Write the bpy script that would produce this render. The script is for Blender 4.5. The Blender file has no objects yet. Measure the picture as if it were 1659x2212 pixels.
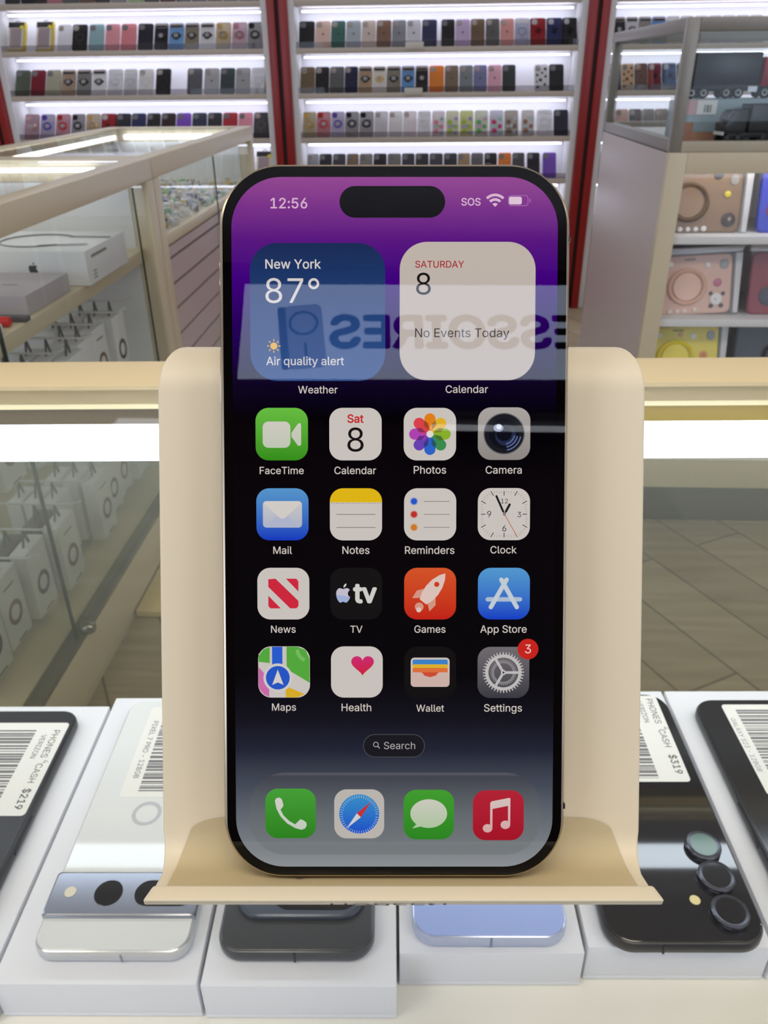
import bpy, bmesh, math, random, os
from mathutils import Vector, Matrix
import numpy as np
from mathutils.geometry import delaunay_2d_cdt
random.seed(7)
PI = math.pi
SC = bpy.context.scene
COL = SC.collection

# ------------------------------------------------------------------ camera, world, exposure
F_PX, CX, CY = 1700.0, 829.5, 1106.0
PITCH, YAW, ROLL = math.radians(29.2), math.radians(3.0), math.radians(-0.63)
CAM = Vector((0, 0, 1.25))
_f0 = Vector((-math.sin(YAW), math.cos(YAW), 0)); _r0 = Vector((math.cos(YAW), math.sin(YAW), 0)); _up = Vector((0, 0, 1))
FWD = _f0 * math.cos(PITCH) - _up * math.sin(PITCH)
_uc = _f0 * math.sin(PITCH) + _up * math.cos(PITCH)
RGT = _r0 * math.cos(ROLL) + _uc * math.sin(ROLL)
UPV = -_r0 * math.sin(ROLL) + _uc * math.cos(ROLL)
cam_data = bpy.data.cameras.new('camera'); cam = bpy.data.objects.new('camera', cam_data); COL.objects.link(cam)
cam_data.sensor_fit = 'VERTICAL'; cam_data.sensor_height = 36.0; cam_data.sensor_width = 27.0
cam_data.lens = 36.0 * F_PX / 2212.0
cam_data.clip_start = 0.01; cam_data.clip_end = 60
m = Matrix.Identity(4)
for i in range(3):
    m[i][0] = RGT[i]; m[i][1] = UPV[i]; m[i][2] = -FWD[i]; m[i][3] = CAM[i]
cam.matrix_world = m
cam_data.dof.use_dof = True; cam_data.dof.focus_distance = 0.18; cam_data.dof.aperture_fstop = 50.0
SC.camera = cam
SC.view_settings.view_transform = 'Standard'
try: SC.view_settings.look = 'None'
except Exception: pass
SC.view_settings.exposure = 0.0; SC.view_settings.gamma = 1.0
SC.view_settings.use_curve_mapping = False
w = bpy.data.worlds.new('world'); SC.world = w; w.use_nodes = True
w.node_tree.nodes['Background'].inputs[0].default_value = (0.9, 0.95, 1, 1)
w.node_tree.nodes['Background'].inputs[1].default_value = 0.02
CEIL_L = 7.6          # luminance of the ceiling panels
SHELF_LED = 8.5       # luminance of the LED strips behind the shelves
BAR_L = 9.0           # luminance of the light bar in the counter
SIGN_L = 4.8
FILL_WINDOW_L = 3.8

KROT = math.radians(2.25)      # the counter stands slightly askew to the shop

def pix(px, py, ax, val, rz=0.0):
    d = FWD + RGT * ((px - CX) / F_PX) - UPV * ((py - CY) / F_PX)
    R = Matrix.Rotation(-rz, 3, 'Z'); d = R @ d; o = R @ CAM
    t = (val - o[ax]) / d[ax]
    return o + t * d
KM = Matrix.Rotation(KROT, 4, 'Z')

# ------------------------------------------------------------------ materials
def lin(c):
    return tuple(((v / 255.0) / 12.92 if v / 255.0 <= 0.04045 else ((v / 255.0 + 0.055) / 1.055) ** 2.4) for v in c) + (1.0,)
_mc = {}
def mat(name, rgb, rough=0.5, metal=0.0, spec=0.5, coat=0.0, noise=0.0, nscale=40, bump=0.0):
    k = ('p', name, rgb, rough, metal)
    if k in _mc: return _mc[k]
    mt = bpy.data.materials.new(name); mt.use_nodes = True
    nt = mt.node_tree; b = nt.nodes['Principled BSDF']
    b.inputs['Base Color'].default_value = lin(rgb); b.inputs['Roughness'].default_value = rough
    b.inputs['Metallic'].default_value = metal; b.inputs['Specular IOR Level'].default_value = spec
    b.inputs['Coat Weight'].default_value = coat; b.inputs['Coat Roughness'].default_value = 0.03
    if noise or bump:
        tc = nt.nodes.new('ShaderNodeTexCoord'); nz = nt.nodes.new('ShaderNodeTexNoise')
        nz.inputs['Scale'].default_value = nscale; nz.inputs['Detail'].default_value = 5
        nt.links.new(tc.outputs['Object'], nz.inputs['Vector'])
        if noise:
            mx = nt.nodes.new('ShaderNodeMix'); mx.data_type = 'RGBA'
            c = lin(rgb); mx.inputs[6].default_value = tuple(v * (1 - noise) for v in c[:3]) + (1,)
            mx.inputs[7].default_value = tuple(min(1, v * (1 + noise)) for v in c[:3]) + (1,)
            nt.links.new(nz.outputs['Fac'], mx.inputs[0]); nt.links.new(mx.outputs[2], b.inputs['Base Color'])
        if bump:
            bp = nt.nodes.new('ShaderNodeBump'); bp.inputs['Strength'].default_value = bump; bp.inputs['Distance'].default_value = 0.002
            nt.links.new(nz.outputs['Fac'], bp.inputs['Height']); nt.links.new(bp.outputs[0], b.inputs['Normal'])
    _mc[k] = mt; return mt
def emit(name, rgb, strength=1.0):
    k = ('e', name, rgb, strength)
    if k in _mc: return _mc[k]
    mt = bpy.data.materials.new(name); mt.use_nodes = True; nt = mt.node_tree; nt.nodes.clear()
    o = nt.nodes.new('ShaderNodeOutputMaterial'); e = nt.nodes.new('ShaderNodeEmission')
    e.inputs[0].default_value = lin(rgb); e.inputs[1].default_value = strength
    nt.links.new(e.outputs[0], o.inputs[0]); _mc[k] = mt; return mt
def grad(name, stops, y0, y1):
    """display gradient along the object's own y axis; stops = [(t, rgb)...] with t 0 at y0"""
    k = ('g', name)
    if k in _mc: return _mc[k]
    mt = bpy.data.materials.new(name); mt.use_nodes = True; nt = mt.node_tree; nt.nodes.clear()
    o = nt.nodes.new('ShaderNodeOutputMaterial'); e = nt.nodes.new('ShaderNodeEmission')
    tc = nt.nodes.new('ShaderNodeTexCoord'); sp = nt.nodes.new('ShaderNodeSeparateXYZ'); mr = nt.nodes.new('ShaderNodeMapRange')
    cr = nt.nodes.new('ShaderNodeValToRGB')
    mr.inputs['From Min'].default_value = y0; mr.inputs['From Max'].default_value = y1
    nt.links.new(tc.outputs['Object'], sp.inputs[0]); nt.links.new(sp.outputs[1], mr.inputs[0])
    nt.links.new(mr.outputs[0], cr.inputs[0]); nt.links.new(cr.outputs[0], e.inputs[0]); nt.links.new(e.outputs[0], o.inputs[0])
    el = cr.color_ramp.elements
    while len(el) < len(stops): el.new(0.5)
    for q, (t, c) in zip(el, stops): pass
    for i, (t, c) in enumerate(stops):
        el[i].position = t; el[i].color = lin(c)
    _mc[k] = mt; return mt
def glass(name, tint=(255, 255, 255), refl=1.0, rough=0.0, ior=1.45, milk=0.0, milkrgb=(235, 235, 235)):
    k = ('gl', name)
    if k in _mc: return _mc[k]
    mt = bpy.data.materials.new(name); mt.use_nodes = True; nt = mt.node_tree; nt.nodes.clear()
    o = nt.nodes.new('ShaderNodeOutputMaterial'); tr = nt.nodes.new('ShaderNodeBsdfTransparent'); gl = nt.nodes.new('ShaderNodeBsdfGlossy')
    tr.inputs[0].default_value = lin(tint); gl.inputs['Roughness'].default_value = rough
    fr = nt.nodes.new('ShaderNodeFresnel'); fr.inputs[0].default_value = ior
    ge = nt.nodes.new('ShaderNodeNewGeometry'); sb = nt.nodes.new('ShaderNodeMath'); sb.operation = 'SUBTRACT'; sb.inputs[0].default_value = 1.0
    ml = nt.nodes.new('ShaderNodeMath'); ml.operation = 'MULTIPLY'; m2 = nt.nodes.new('ShaderNodeMath'); m2.operation = 'MULTIPLY'; m2.inputs[1].default_value = refl
    nt.links.new(ge.outputs['Backfacing'], sb.inputs[1]); nt.links.new(fr.outputs[0], ml.inputs[0]); nt.links.new(sb.outputs[0], ml.inputs[1])
    nt.links.new(ml.outputs[0], m2.inputs[0])
    mx = nt.nodes.new('ShaderNodeMixShader'); nt.links.new(m2.outputs[0], mx.inputs[0])
    base = tr
    if milk:
        df = nt.nodes.new('ShaderNodeBsdfDiffuse'); df.inputs[0].default_value = lin(milkrgb)
        mm = nt.nodes.new('ShaderNodeMixShader'); mm.inputs[0].default_value = milk
        nt.links.new(tr.outputs[0], mm.inputs[1]); nt.links.new(df.outputs[0], mm.inputs[2]); base = mm
    nt.links.new(base.outputs[0], mx.inputs[1]); nt.links.new(gl.outputs[0], mx.inputs[2]); nt.links.new(mx.outputs[0], o.inputs[0])
    _mc[k] = mt; return mt

# ------------------------------------------------------------------ fonts
def load_font():
    try:
        p = os.path.join(bpy.utils.system_resource('DATAFILES', path='fonts'), 'Inter.woff2')
        return bpy.data.fonts.load(p)
    except Exception:
        return None
FONT = load_font()
_tc = {}
def text_geo(s, bold=0.0):
    """triangles of a string, baseline at y 0, left at x 0, height in font units; returns verts, faces, width, height"""
    k = (s, bold)
    if k in _tc: return _tc[k]
    cu = bpy.data.curves.new('t', 'FONT'); cu.body = s
    if FONT: cu.font = FONT
    cu.size = 1.0; cu.offset = bold
    ob = bpy.data.objects.new('t', cu); COL.objects.link(ob)
    dg = bpy.context.evaluated_depsgraph_get(); dg.update()
    oe = ob.evaluated_get(dg); cc = oe.to_curve(dg)
    loops = []
    for sp in cc.splines:
        bp = sp.bezier_points; n = len(bp); pts = []
        for i in range(n):
            p, q = bp[i], bp[(i + 1) % n]
            c = [Vector(v[:2]) for v in (p.co, p.handle_right, q.handle_left, q.co)]
            chord = (c[3] - c[0]).length
            bend = max((c[1] - (c[0] * 2 + c[3]) / 3).length, (c[2] - (c[0] + c[3] * 2) / 3).length)
            m_ = 1 if bend < 1e-3 or chord < 1e-4 else 5
            for j in range(m_):
                t = j / m_; u = 1 - t
                pts.append(c[0] * u ** 3 + c[1] * 3 * u * u * t + c[2] * 3 * u * t * t + c[3] * t ** 3)
        if len(pts) > 2: loops.append(pts)
    oe.to_curve_clear(); bpy.data.objects.remove(ob); bpy.data.curves.remove(cu)
    V, E2 = [], []
    for lp in loops:
        o = len(V); V += lp; E2 += [(o + i, o + (i + 1) % len(lp)) for i in range(len(lp))]
    if not V: V = [Vector((0, 0))]
    r_ = delaunay_2d_cdt(V, E2, [], 0, 1e-6)
    vs = [Vector(v) for v in r_[0]]; tri = [tuple(f) for f in r_[2]]
    A = np.array([V[e[0]] for e in E2]); B = np.array([V[e[1]] for e in E2]); fs = []
    for f in tri:
        c = (vs[f[0]] + vs[f[1]] + vs[f[2]]) / 3
        side = (B[:, 0] - A[:, 0]) * (c.y - A[:, 1]) - (c.x - A[:, 0]) * (B[:, 1] - A[:, 1])
        wn = int(np.sum((A[:, 1] <= c.y) & (B[:, 1] > c.y) & (side > 0))) - int(np.sum((A[:, 1] > c.y) & (B[:, 1] <= c.y) & (side < 0)))
        if wn: fs.append(f)
    x0 = min(v.x for v in vs); x1 = max(v.x for v in vs)
    vs = [Vector((v.x - x0, v.y)) for v in vs]
    _tc[k] = (vs, fs, x1 - x0, max(v.y for v in vs)); return _tc[k]

# ------------------------------------------------------------------ mesh builder
def rrect(w, h, r, n=8, cx=0, cy=0):
    r = min(r, w / 2 - 1e-6, h / 2 - 1e-6); pts = []
    for (sx, sy, a0) in ((1, 1, 0), (-1, 1, 90), (-1, -1, 180), (1, -1, 270)):
        for i in range(n + 1):
            a = math.radians(a0 + 90 * i / n)
            pts.append((cx + sx * (w / 2 - r) + r * math.cos(a), cy + sy * (h / 2 - r) + r * math.sin(a)))
    return pts
def circ(r, n=24, cx=0, cy=0, ry=None):
    ry = ry or r
    return [(cx + r * math.cos(2 * PI * i / n), cy + ry * math.sin(2 * PI * i / n)) for i in range(n)]
def capsule(x0, y0, x1, y1, r, n=8):
    a = math.atan2(y1 - y0, x1 - x0); pts = []
    for i in range(n + 1):
        t = a - PI / 2 + PI * i / n; pts.append((x1 + r * math.cos(t), y1 + r * math.sin(t)))
    for i in range(n + 1):
        t = a + PI / 2 + PI * i / n; pts.append((x0 + r * math.cos(t), y0 + r * math.sin(t)))
    return pts

class MB:
    def __init__(s): s.v = []; s.f = []; s.mi = []; s.mats = []; s.flat = set()
    def m(s, mt):
        if mt not in s.mats: s.mats.append(mt)
        return s.mats.index(mt)
    def add(s, vs, fs, mt, M=None):
        o = len(s.v); i = s.m(mt)
        for p in vs:
            p = Vector(p) if len(p) == 3 else Vector((p[0], p[1], 0))
            s.v.append(M @ p if M else p)
        for f in fs: s.f.append(tuple(o + k for k in f)); s.mi.append(i)
        return s
    def poly(s, pts, z, mt, M=None):
        return s.add([(p[0], p[1], z) for p in pts], [tuple(range(len(pts)))], mt, M)
    def ring(s, outer, inner, z, mt, M=None):
        n = len(outer)
        return s.add([(p[0], p[1], z) for p in outer] + [(p[0], p[1], z) for p in inner],
                     [(i, (i + 1) % n, n + (i + 1) % n, n + i) for i in range(n)], mt, M)
    def prism(s, pts, z0, z1, mt, M=None, capmat=None, inset=0.0):
        n = len(pts)
        vs = [(p[0], p[1], z0) for p in pts] + [(p[0], p[1], z1) for p in pts]
        s.add(vs, [(i, (i + 1) % n, n + (i + 1) % n, n + i) for i in range(n)], mt, M)
        s.add(vs[:n], [tuple(range(n - 1, -1, -1))], mt, M); s.add(vs[n:], [tuple(range(n))], capmat or mt, M)
        return s
    def slab(s, fn, z0, z1, e, mt, M=None, capmat=None):
        """rounded slab: fn(inset) -> outline; softened top and bottom edges of size e"""
        lv = [(z0, e), (z0 + e * .3, e * .3), (z0 + e, 0), (z1 - e, 0), (z1 - e * .3, e * .3), (z1, e)]
        rows = [[(p[0], p[1], z) for p in fn(i)] for z, i in lv]; n = len(rows[0])
        vs = [p for r_ in rows for p in r_]; fs = []
        for k in range(len(rows) - 1):
            fs += [(k * n + i, k * n + (i + 1) % n, (k + 1) * n + (i + 1) % n, (k + 1) * n + i) for i in range(n)]
        s.add(vs, fs, mt, M)
        s.flat.add(len(s.f)); s.flat.add(len(s.f) + 1)
        s.add(rows[0], [tuple(range(n - 1, -1, -1))], mt, M); s.add(rows[-1], [tuple(range(n))], capmat or mt, M)
        return s
    def box(s, x0, x1, y0, y1, z0, z1, mt, M=None):
        vs = [(x0, y0, z0), (x1, y0, z0), (x1, y1, z0), (x0, y1, z0), (x0, y0, z1), (x1, y0, z1), (x1, y1, z1), (x0, y1, z1)]
        return s.add(vs, [(3, 2, 1, 0), (4, 5, 6, 7), (0, 1, 5, 4), (1, 2, 6, 5), (2, 3, 7, 6), (3, 0, 4, 7)], mt, M)
    def tube(s, path, r, mt, seg=8, M=None, closed=False):
        pts = [Vector(p) for p in path]; n = len(pts); rows = []
        for i, p in enumerate(pts):
            a = pts[(i - 1) % n] if (closed or i > 0) else p; b = pts[(i + 1) % n] if (closed or i < n - 1) else p
            t = (b - a).normalized(); ref = Vector((0, 0, 1)) if abs(t.z) < .9 else Vector((1, 0, 0))
            u = t.cross(ref).normalized(); v = t.cross(u)
            rows.append([p + (u * math.cos(2 * PI * k / seg) + v * math.sin(2 * PI * k / seg)) * r for k in range(seg)])
        fs = []
        for i in range(n if closed else n - 1):
            j = (i + 1) % n
            fs += [(i * seg + k, i * seg + (k + 1) % seg, j * seg + (k + 1) % seg, j * seg + k) for k in range(seg)]
        if not closed: fs += [tuple(range(seg - 1, -1, -1)), tuple((n - 1) * seg + k for k in range(seg))]
        return s.add([p for r_ in rows for p in r_], fs, mt, M)
    def lathe(s, prof, mt, seg=28, M=None):
        n = len(prof); vs = []
        for r_, z in prof: vs += [(r_ * math.cos(2 * PI * k / seg), r_ * math.sin(2 * PI * k / seg), z) for k in range(seg)]
        fs = []
        for i in range(n - 1):
            fs += [(i * seg + k, i * seg + (k + 1) % seg, (i + 1) * seg + (k + 1) % seg, (i + 1) * seg + k) for k in range(seg)]
        fs += [tuple(range(seg - 1, -1, -1)), tuple((n - 1) * seg + k for k in range(seg))]
        return s.add(vs, fs, mt, M)
    def text(s, st, mt, x, y, z=0, width=None, height=None, align='L', bold=0.0, M=None):
        vs, fs, wd, ht = text_geo(st)
        k = width / wd if width else height / ht
        ox = x - (wd * k / 2 if align == 'C' else wd * k if align == 'R' else 0)
        dl = [(0, 0)] if bold <= 0 else [(bold * math.cos(q), bold * math.sin(q)) for q in [PI / 4 * i for i in range(8)]]
        for i, (dx, dy) in enumerate(dl):
            s.add([(ox + (v.x + dx) * k, y + (v.y + dy) * k, z + 1e-6 * i) for v in vs], fs, mt, M)
        return s
    def mesh(s, name, bevel=0.0, smooth=True, clean=True):
        me = bpy.data.meshes.new(name); me.from_pydata([tuple(v) for v in s.v], [], s.f)
        for mt in s.mats: me.materials.append(mt)
        for p, i in zip(me.polygons, s.mi): p.material_index = i
        if smooth: me.polygons.foreach_set('use_smooth', [i not in s.flat for i in range(len(me.polygons))])
        if bevel or clean:
            bm = bmesh.new(); bm.from_mesh(me)
            bmesh.ops.remove_doubles(bm, verts=bm.verts, dist=1e-7)
            if bevel:
                ed = [e for e in bm.edges if len(e.link_faces) == 2 and e.calc_face_angle(0) > 0.6]
                bmesh.ops.bevel(bm, geom=ed, offset=bevel, segments=2, affect='EDGES', profile=0.6)
            bm.to_mesh(me); bm.free()
        if smooth:
            fl = [p.use_smooth for p in me.polygons]
            try: me.set_sharp_from_angle(angle=math.radians(35))
            except Exception: pass
            me.polygons.foreach_set('use_smooth', fl)
        return me
    def obj(s, name, parent=None, bevel=0.0, smooth=True, loc=None, M=None, clean=True):
        o = bpy.data.objects.new(name, s.mesh(name, bevel, smooth, clean)); COL.objects.link(o)
        if parent: o.parent = parent
        if M is not None: o.matrix_local = M
        if loc is not None: o.location = loc
        return o
def tag(o, label=None, cat=None, group=None, kind=None):
    if label: o['label'] = label
    if cat: o['category'] = cat
    if group: o['group'] = group
    if kind: o['kind'] = kind
    return o
def thing(name, label, cat, M=None, loc=None, rz=0.0, group=None):
    o = bpy.data.objects.new(name, None); COL.objects.link(o); o.empty_display_size = 0.02
    if M is not None: o.matrix_world = M
    if loc is not None: o.location = loc; o.rotation_euler = (0, 0, rz)
    return tag(o, label, cat, group)
def struct(name, b, bevel=0.0, smooth=False):
    return tag(b.obj(name, None, bevel, smooth), kind='structure')
def child_mesh(name, me, parent, mats=None, M=None):
    o = bpy.data.objects.new(name, me); COL.objects.link(o); o.parent = parent
    if M is not None: o.matrix_local = M
    if mats:
        for i, mt in enumerate(mats):
            o.material_slots[i].link = 'OBJECT'; o.material_slots[i].material = mt
    return o
def kplace(x, y, z, rz=0.0):
    return KM @ Matrix.Translation((x, y, z)) @ Matrix.Rotation(rz, 4, 'Z')

CREAM = mat('cream_paint', (208, 195, 168), 0.38)
WHITE = mat('white_laminate', (225, 226, 228), 0.4)
PANEL = mat('white_shelf_panel', (236, 236, 242), 0.5)
BLACK = mat('black_plastic', (22, 22, 24), 0.4)
GLASS = glass('clear_glass', (249, 251, 250), 0.6)
STEEL = mat('brushed_steel', (142, 137, 130), 0.38, 0.5, noise=0.08, nscale=60)
DARKEDGE = mat('dark_glass_edge', (45, 55, 52), 0.2)

# ------------------------------------------------------------------ room
def floor_mat():
    mt = bpy.data.materials.new('floor_planks'); mt.use_nodes = True; nt = mt.node_tree; b = nt.nodes['Principled BSDF']
    tc = nt.nodes.new('ShaderNodeTexCoord'); mp = nt.nodes.new('ShaderNodeMapping'); mp.inputs['Rotation'].default_value = (0, 0, math.radians(62))
    br = nt.nodes.new('ShaderNodeTexBrick'); br.offset = 0.5
    br.inputs['Scale'].default_value = 1.0; br.inputs['Brick Width'].default_value = 0.95; br.inputs['Row Height'].default_value = 0.17
    br.inputs['Mortar Size'].default_value = 0.004; br.inputs['Mortar Smooth'].default_value = 0.3; br.inputs['Bias'].default_value = 0.0
    br.inputs['Color1'].default_value = lin((186, 172, 144)); br.inputs['Color2'].default_value = lin((164, 150, 124)); br.inputs['Mortar'].default_value = lin((126, 112, 92))
    nz = nt.nodes.new('ShaderNodeTexNoise'); nz.inputs['Scale'].default_value = 3; nz.inputs['Detail'].default_value = 8
    m2 = nt.nodes.new('ShaderNodeMapping'); m2.inputs['Scale'].default_value = (1, 14, 1); m2.inputs['Rotation'].default_value = (0, 0, math.radians(62))
    mx = nt.nodes.new('ShaderNodeMix'); mx.data_type = 'RGBA'; mx.blend_type = 'MULTIPLY'; mx.inputs[0].default_value = 0.5
    cr = nt.nodes.new('ShaderNodeValToRGB'); cr.color_ramp.elements[0].color = (.45, .42, .38, 1); cr.color_ramp.elements[0].position = .3; cr.color_ramp.elements[1].position = .7
    nt.links.new(tc.outputs['Object'], mp.inputs[0]); nt.links.new(mp.outputs[0], br.inputs[0]); nt.links.new(tc.outputs['Object'], m2.inputs[0])
    nt.links.new(m2.outputs[0], nz.inputs['Vector']); nt.links.new(nz.outputs['Fac'], cr.inputs[0])
    nt.links.new(br.outputs[0], mx.inputs[6]); nt.links.new(cr.outputs[0], mx.inputs[7]); nt.links.new(mx.outputs[2], b.inputs['Base Color'])
    b.inputs['Roughness'].default_value = 0.45
    return mt
RX, YB, YN, CZ = 3.3, 5.06, -1.83, 3.0
WALLM = mat('wall_paint', (205, 200, 195), 0.8, noise=0.04, nscale=4)
struct('floor', MB().box(-RX - .1, RX + .1, YN - .1, YB + .1, -.05, 0, floor_mat()))
struct('ceiling', MB().box(-RX - .1, RX + .1, YN - .1, YB + .1, CZ, CZ + .05, mat('ceiling_tiles', (210, 208, 205), 0.9, bump=.2, nscale=80)))
struct('wall_back', MB().box(-RX - .1, RX + .1, YB, YB + .1, 0, CZ, WALLM))
struct('wall_left', MB().box(-RX - .1, -RX, YN, YB, 0, CZ, WALLM))
struct('wall_right', MB().box(RX, RX + .1, YN, YB, 0, CZ, WALLM))
struct('wall_behind', MB().box(-RX - .1, RX + .1, YN - .1, YN, 0, CZ, mat('dark_red_wall', (58, 22, 22), 0.7, noise=0.1, nscale=6)))

# glowing windows added behind the camera as cool front fill, beside the sign
for k, (x0, x1) in enumerate(((-3.1, -1.25), (1.75, 3.1))):
    f = MB()
    for (a, c, e, g) in ((x0, x1, .88, .93), (x0, x1, 2.55, 2.6), (x0, x0 + .05, .93, 2.55), (x1 - .05, x1, .93, 2.55), ((x0 + x1) / 2 - .02, (x0 + x1) / 2 + .02, .93, 2.55)): f.box(a, c, YN + .001, YN + .03, e, g, WHITE)
    f.add([(x0 + .05, YN + .008, .93), (x1 - .05, YN + .008, .93), (x1 - .05, YN + .008, 2.55), (x0 + .05, YN + .008, 2.55)], [(3, 2, 1, 0)], emit('fill_window_glow', (214, 230, 255), FILL_WINDOW_L))
    struct('window_%d' % (k + 1), f)

# ceiling lights: flat panels in slim frames, over the staff side and along both aisles
PANELM = emit('ceiling_diffuser', (255, 244, 226), CEIL_L)
PANELC = emit('ceiling_diffuser_cool', (245, 248, 255), CEIL_L * .55)
lp = [(-1.5, -.55, 'over the staff side, left of the counter'), (0.05, -.35, 'directly above the counter'), (1.6, -.55, 'over the staff side, right of the counter'),
      (-2.65, 1.3, 'above the left display cases, nearer one'), (-2.65, 2.5, 'above the left display cases, farther one'),
      (2.65, 1.3, 'above the right cabinet, nearer one'), (2.65, 2.5, 'above the right cabinet, farther one'),
      (-1.5, 4.68, 'along the left wall shelving'), (0.05, 4.68, 'along the middle wall shelving'), (1.7, 4.68, 'along the right wall shelving')]
cl_fr = MB(); o_, i_ = rrect(1.24, .64, .005, 1), rrect(1.18, .58, .005, 1)
cl_fr.ring(o_, i_, -.03, WHITE); cl_fr.prism(o_, -.03, -.001, WHITE)
cl_fr = MB().ring(o_, i_, -.03, WHITE)
for (x0, x1, y0, y1) in ((-.62, .62, -.32, -.29), (-.62, .62, .29, .32), (-.62, -.59, -.29, .29), (.59, .62, -.29, .29)): cl_fr.box(x0, x1, y0, y1, -.03, 0, WHITE)
cl_frm = cl_fr.mesh('frame', smooth=False)
cl_d = MB().add([(-.59, -.29, -.02), (.59, -.29, -.02), (.59, .29, -.02), (-.59, .29, -.02)], [(3, 2, 1, 0)], PANELM).mesh('diffuser', smooth=False)
for k, (x, y, where) in enumerate(lp):
    t = thing('ceiling_light', 'flat white ceiling light panel ' + where, 'ceiling light', loc=(x, y, CZ), group='ceiling light panels')
    child_mesh('frame', cl_frm, t); child_mesh('diffuser', cl_d, t, [PANELM if y < 0 else PANELC])

# lit sign on the wall behind the camera (seen in the phone's glass)
t = thing('lightbox_sign', 'white backlit sign reading ACCESSOIRES on the dark red wall', 'sign', loc=(0, -1.735, 0), rz=math.radians(1.7))
SFW = mat('sign_frame', (40, 14, 14), 0.5)
MB().box(-.352, 1.42, .0, .045, 2.43, 2.80, SFW).obj('sign_case', t, smooth=False)
MB().add([(-.349, .047, 2.435), (1.40, .047, 2.435), (1.40, .047, 2.795), (-.349, .047, 2.795)], [(3, 2, 1, 0)], emit('sign_face', (214, 228, 255), SIGN_L)).obj('sign_face', t, smooth=False)
MS = Matrix(((-1, 0, 0, 0), (0, 0, 1, .048), (0, 1, 0, 0), (0, 0, 0, 1)))
MB().text('ACCESSOIRES', emit('sign_letters', (44, 46, 54), 0.5), .069, 2.553, 0, height=.118, align='R', bold=.03, M=MS).obj('lettering', t, smooth=False)
Mb = MS @ Matrix.Translation((.152, 2.592, .0005)) @ Matrix.Rotation(math.radians(-6), 4, 'Z')
b = MB(); b.poly(rrect(.12, .24, .02), 0, emit('sign_picture', (168, 178, 210), 3.0), Mb); b.poly(rrect(.025, .235, .008, cx=.065), .0003, emit('sign_picture_side', (96, 104, 130), .8), Mb)
b.ring(circ(.047, 28, 0, .05), circ(.038, 28, 0, .05), .0006, emit('sign_letters', (44, 46, 54), 0.5), Mb); b.poly(rrect(.008, .05, .003, cy=-.05), .0006, emit('sign_letters', (44, 46, 54), 0.5), Mb)
b.obj('picture', t, smooth=False)
t = thing('wall_shelf', 'dark shelf with a thin light strip on the wall behind the counter', 'shelf', loc=(.75, YN, 2.268))
MB().box(-.55, .75, .002, .16, .03, .05, BLACK).obj('board', t, smooth=False)
MB().box(-.52, .72, .1, .12, .018, .028, emit('shelf_strip', (240, 246, 255), 4.0)).obj('light_strip', t, smooth=False)

# ------------------------------------------------------------------ shelving along the back wall
RED = mat('red_enamel', (150, 22, 22), 0.35)
REDD = mat('dark_channel', (40, 8, 8), 0.6)
YF = 4.80
SHZ = [1.580, 1.365, 1.153, .935, .720, .500]
STRIP = emit('shelf_led', (228, 233, 255), SHELF_LED)
LIP = glass('acrylic_lip', (222, 220, 222), 0.6)
SHELFM = mat('shelf_front', (196, 184, 172), 0.5)
POSTS = [(-2.375, 'at the far left'), (-.778, 'between the left and middle shelving'), (.876, 'between the middle and right shelving'), (2.47, 'at the far right')]
def post_parts():
    l = MB().box(-.052, -.011, 0, .26, 0, 2.2, RED).mesh('slat', .002); r_ = MB().box(.011, .052, 0, .26, 0, 2.2, RED).mesh('slat', .002)
    c = MB().box(-.012, .012, .02, .25, 0, 2.2, REDD).mesh('channel', smooth=False); return l, r_, c
pl_, pr_, pc_ = post_parts()
for x, where in POSTS:
    t = thing('shelving_post', 'tall red shelving post with a dark central channel ' + where, 'post', loc=(x, YF - .03, 0), group='red shelving posts')
    child_mesh('slat', pl_, t); child_mesh('slat', pr_, t); child_mesh('channel', pc_, t)
BAYS = [('left', POSTS[0][0] + .053, POSTS[1][0] - .053), ('middle', POSTS[1][0] + .053, POSTS[2][0] - .053), ('right', POSTS[2][0] + .053, POSTS[3][0] - .053)]
for nm, x0, x1 in BAYS:
    t = thing('wall_shelving', 'white lit wall shelving of the %s bay, filled with phone cases' % nm, 'shelving', loc=((x0 + x1) / 2, YF, 0), group='wall shelving bays')
    hw = (x1 - x0) / 2
    MB().box(-hw + .002, hw - .002, .2, .225, .0, 2.2, PANEL).obj('back_panel', t, smooth=False)
    for sx in (-1, 1):
        a = sorted((sx * (hw - .001), sx * (hw - .034))); MB().box(a[0], a[1], .0, .199, .0, 2.2, WHITE).obj('side_panel', t, smooth=False)
    for z in SHZ:
        MB().box(-hw + .035, hw - .035, .004, .199, z - .026, z, SHELFM).obj('shelf', t, .001)
        MB().box(-hw + .036, hw - .036, .004, .007, z + .0005, z + .028, LIP).obj('acrylic_lip', t, smooth=False)
        MB().box(-hw + .06, hw - .06, .118, .142, z + .168, z + .174, STRIP).obj('light_strip', t, smooth=False)
    MB().box(-hw + .035, hw - .035, .0, .198, .0, .465, RED).obj('base_board', t, smooth=False)

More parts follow.
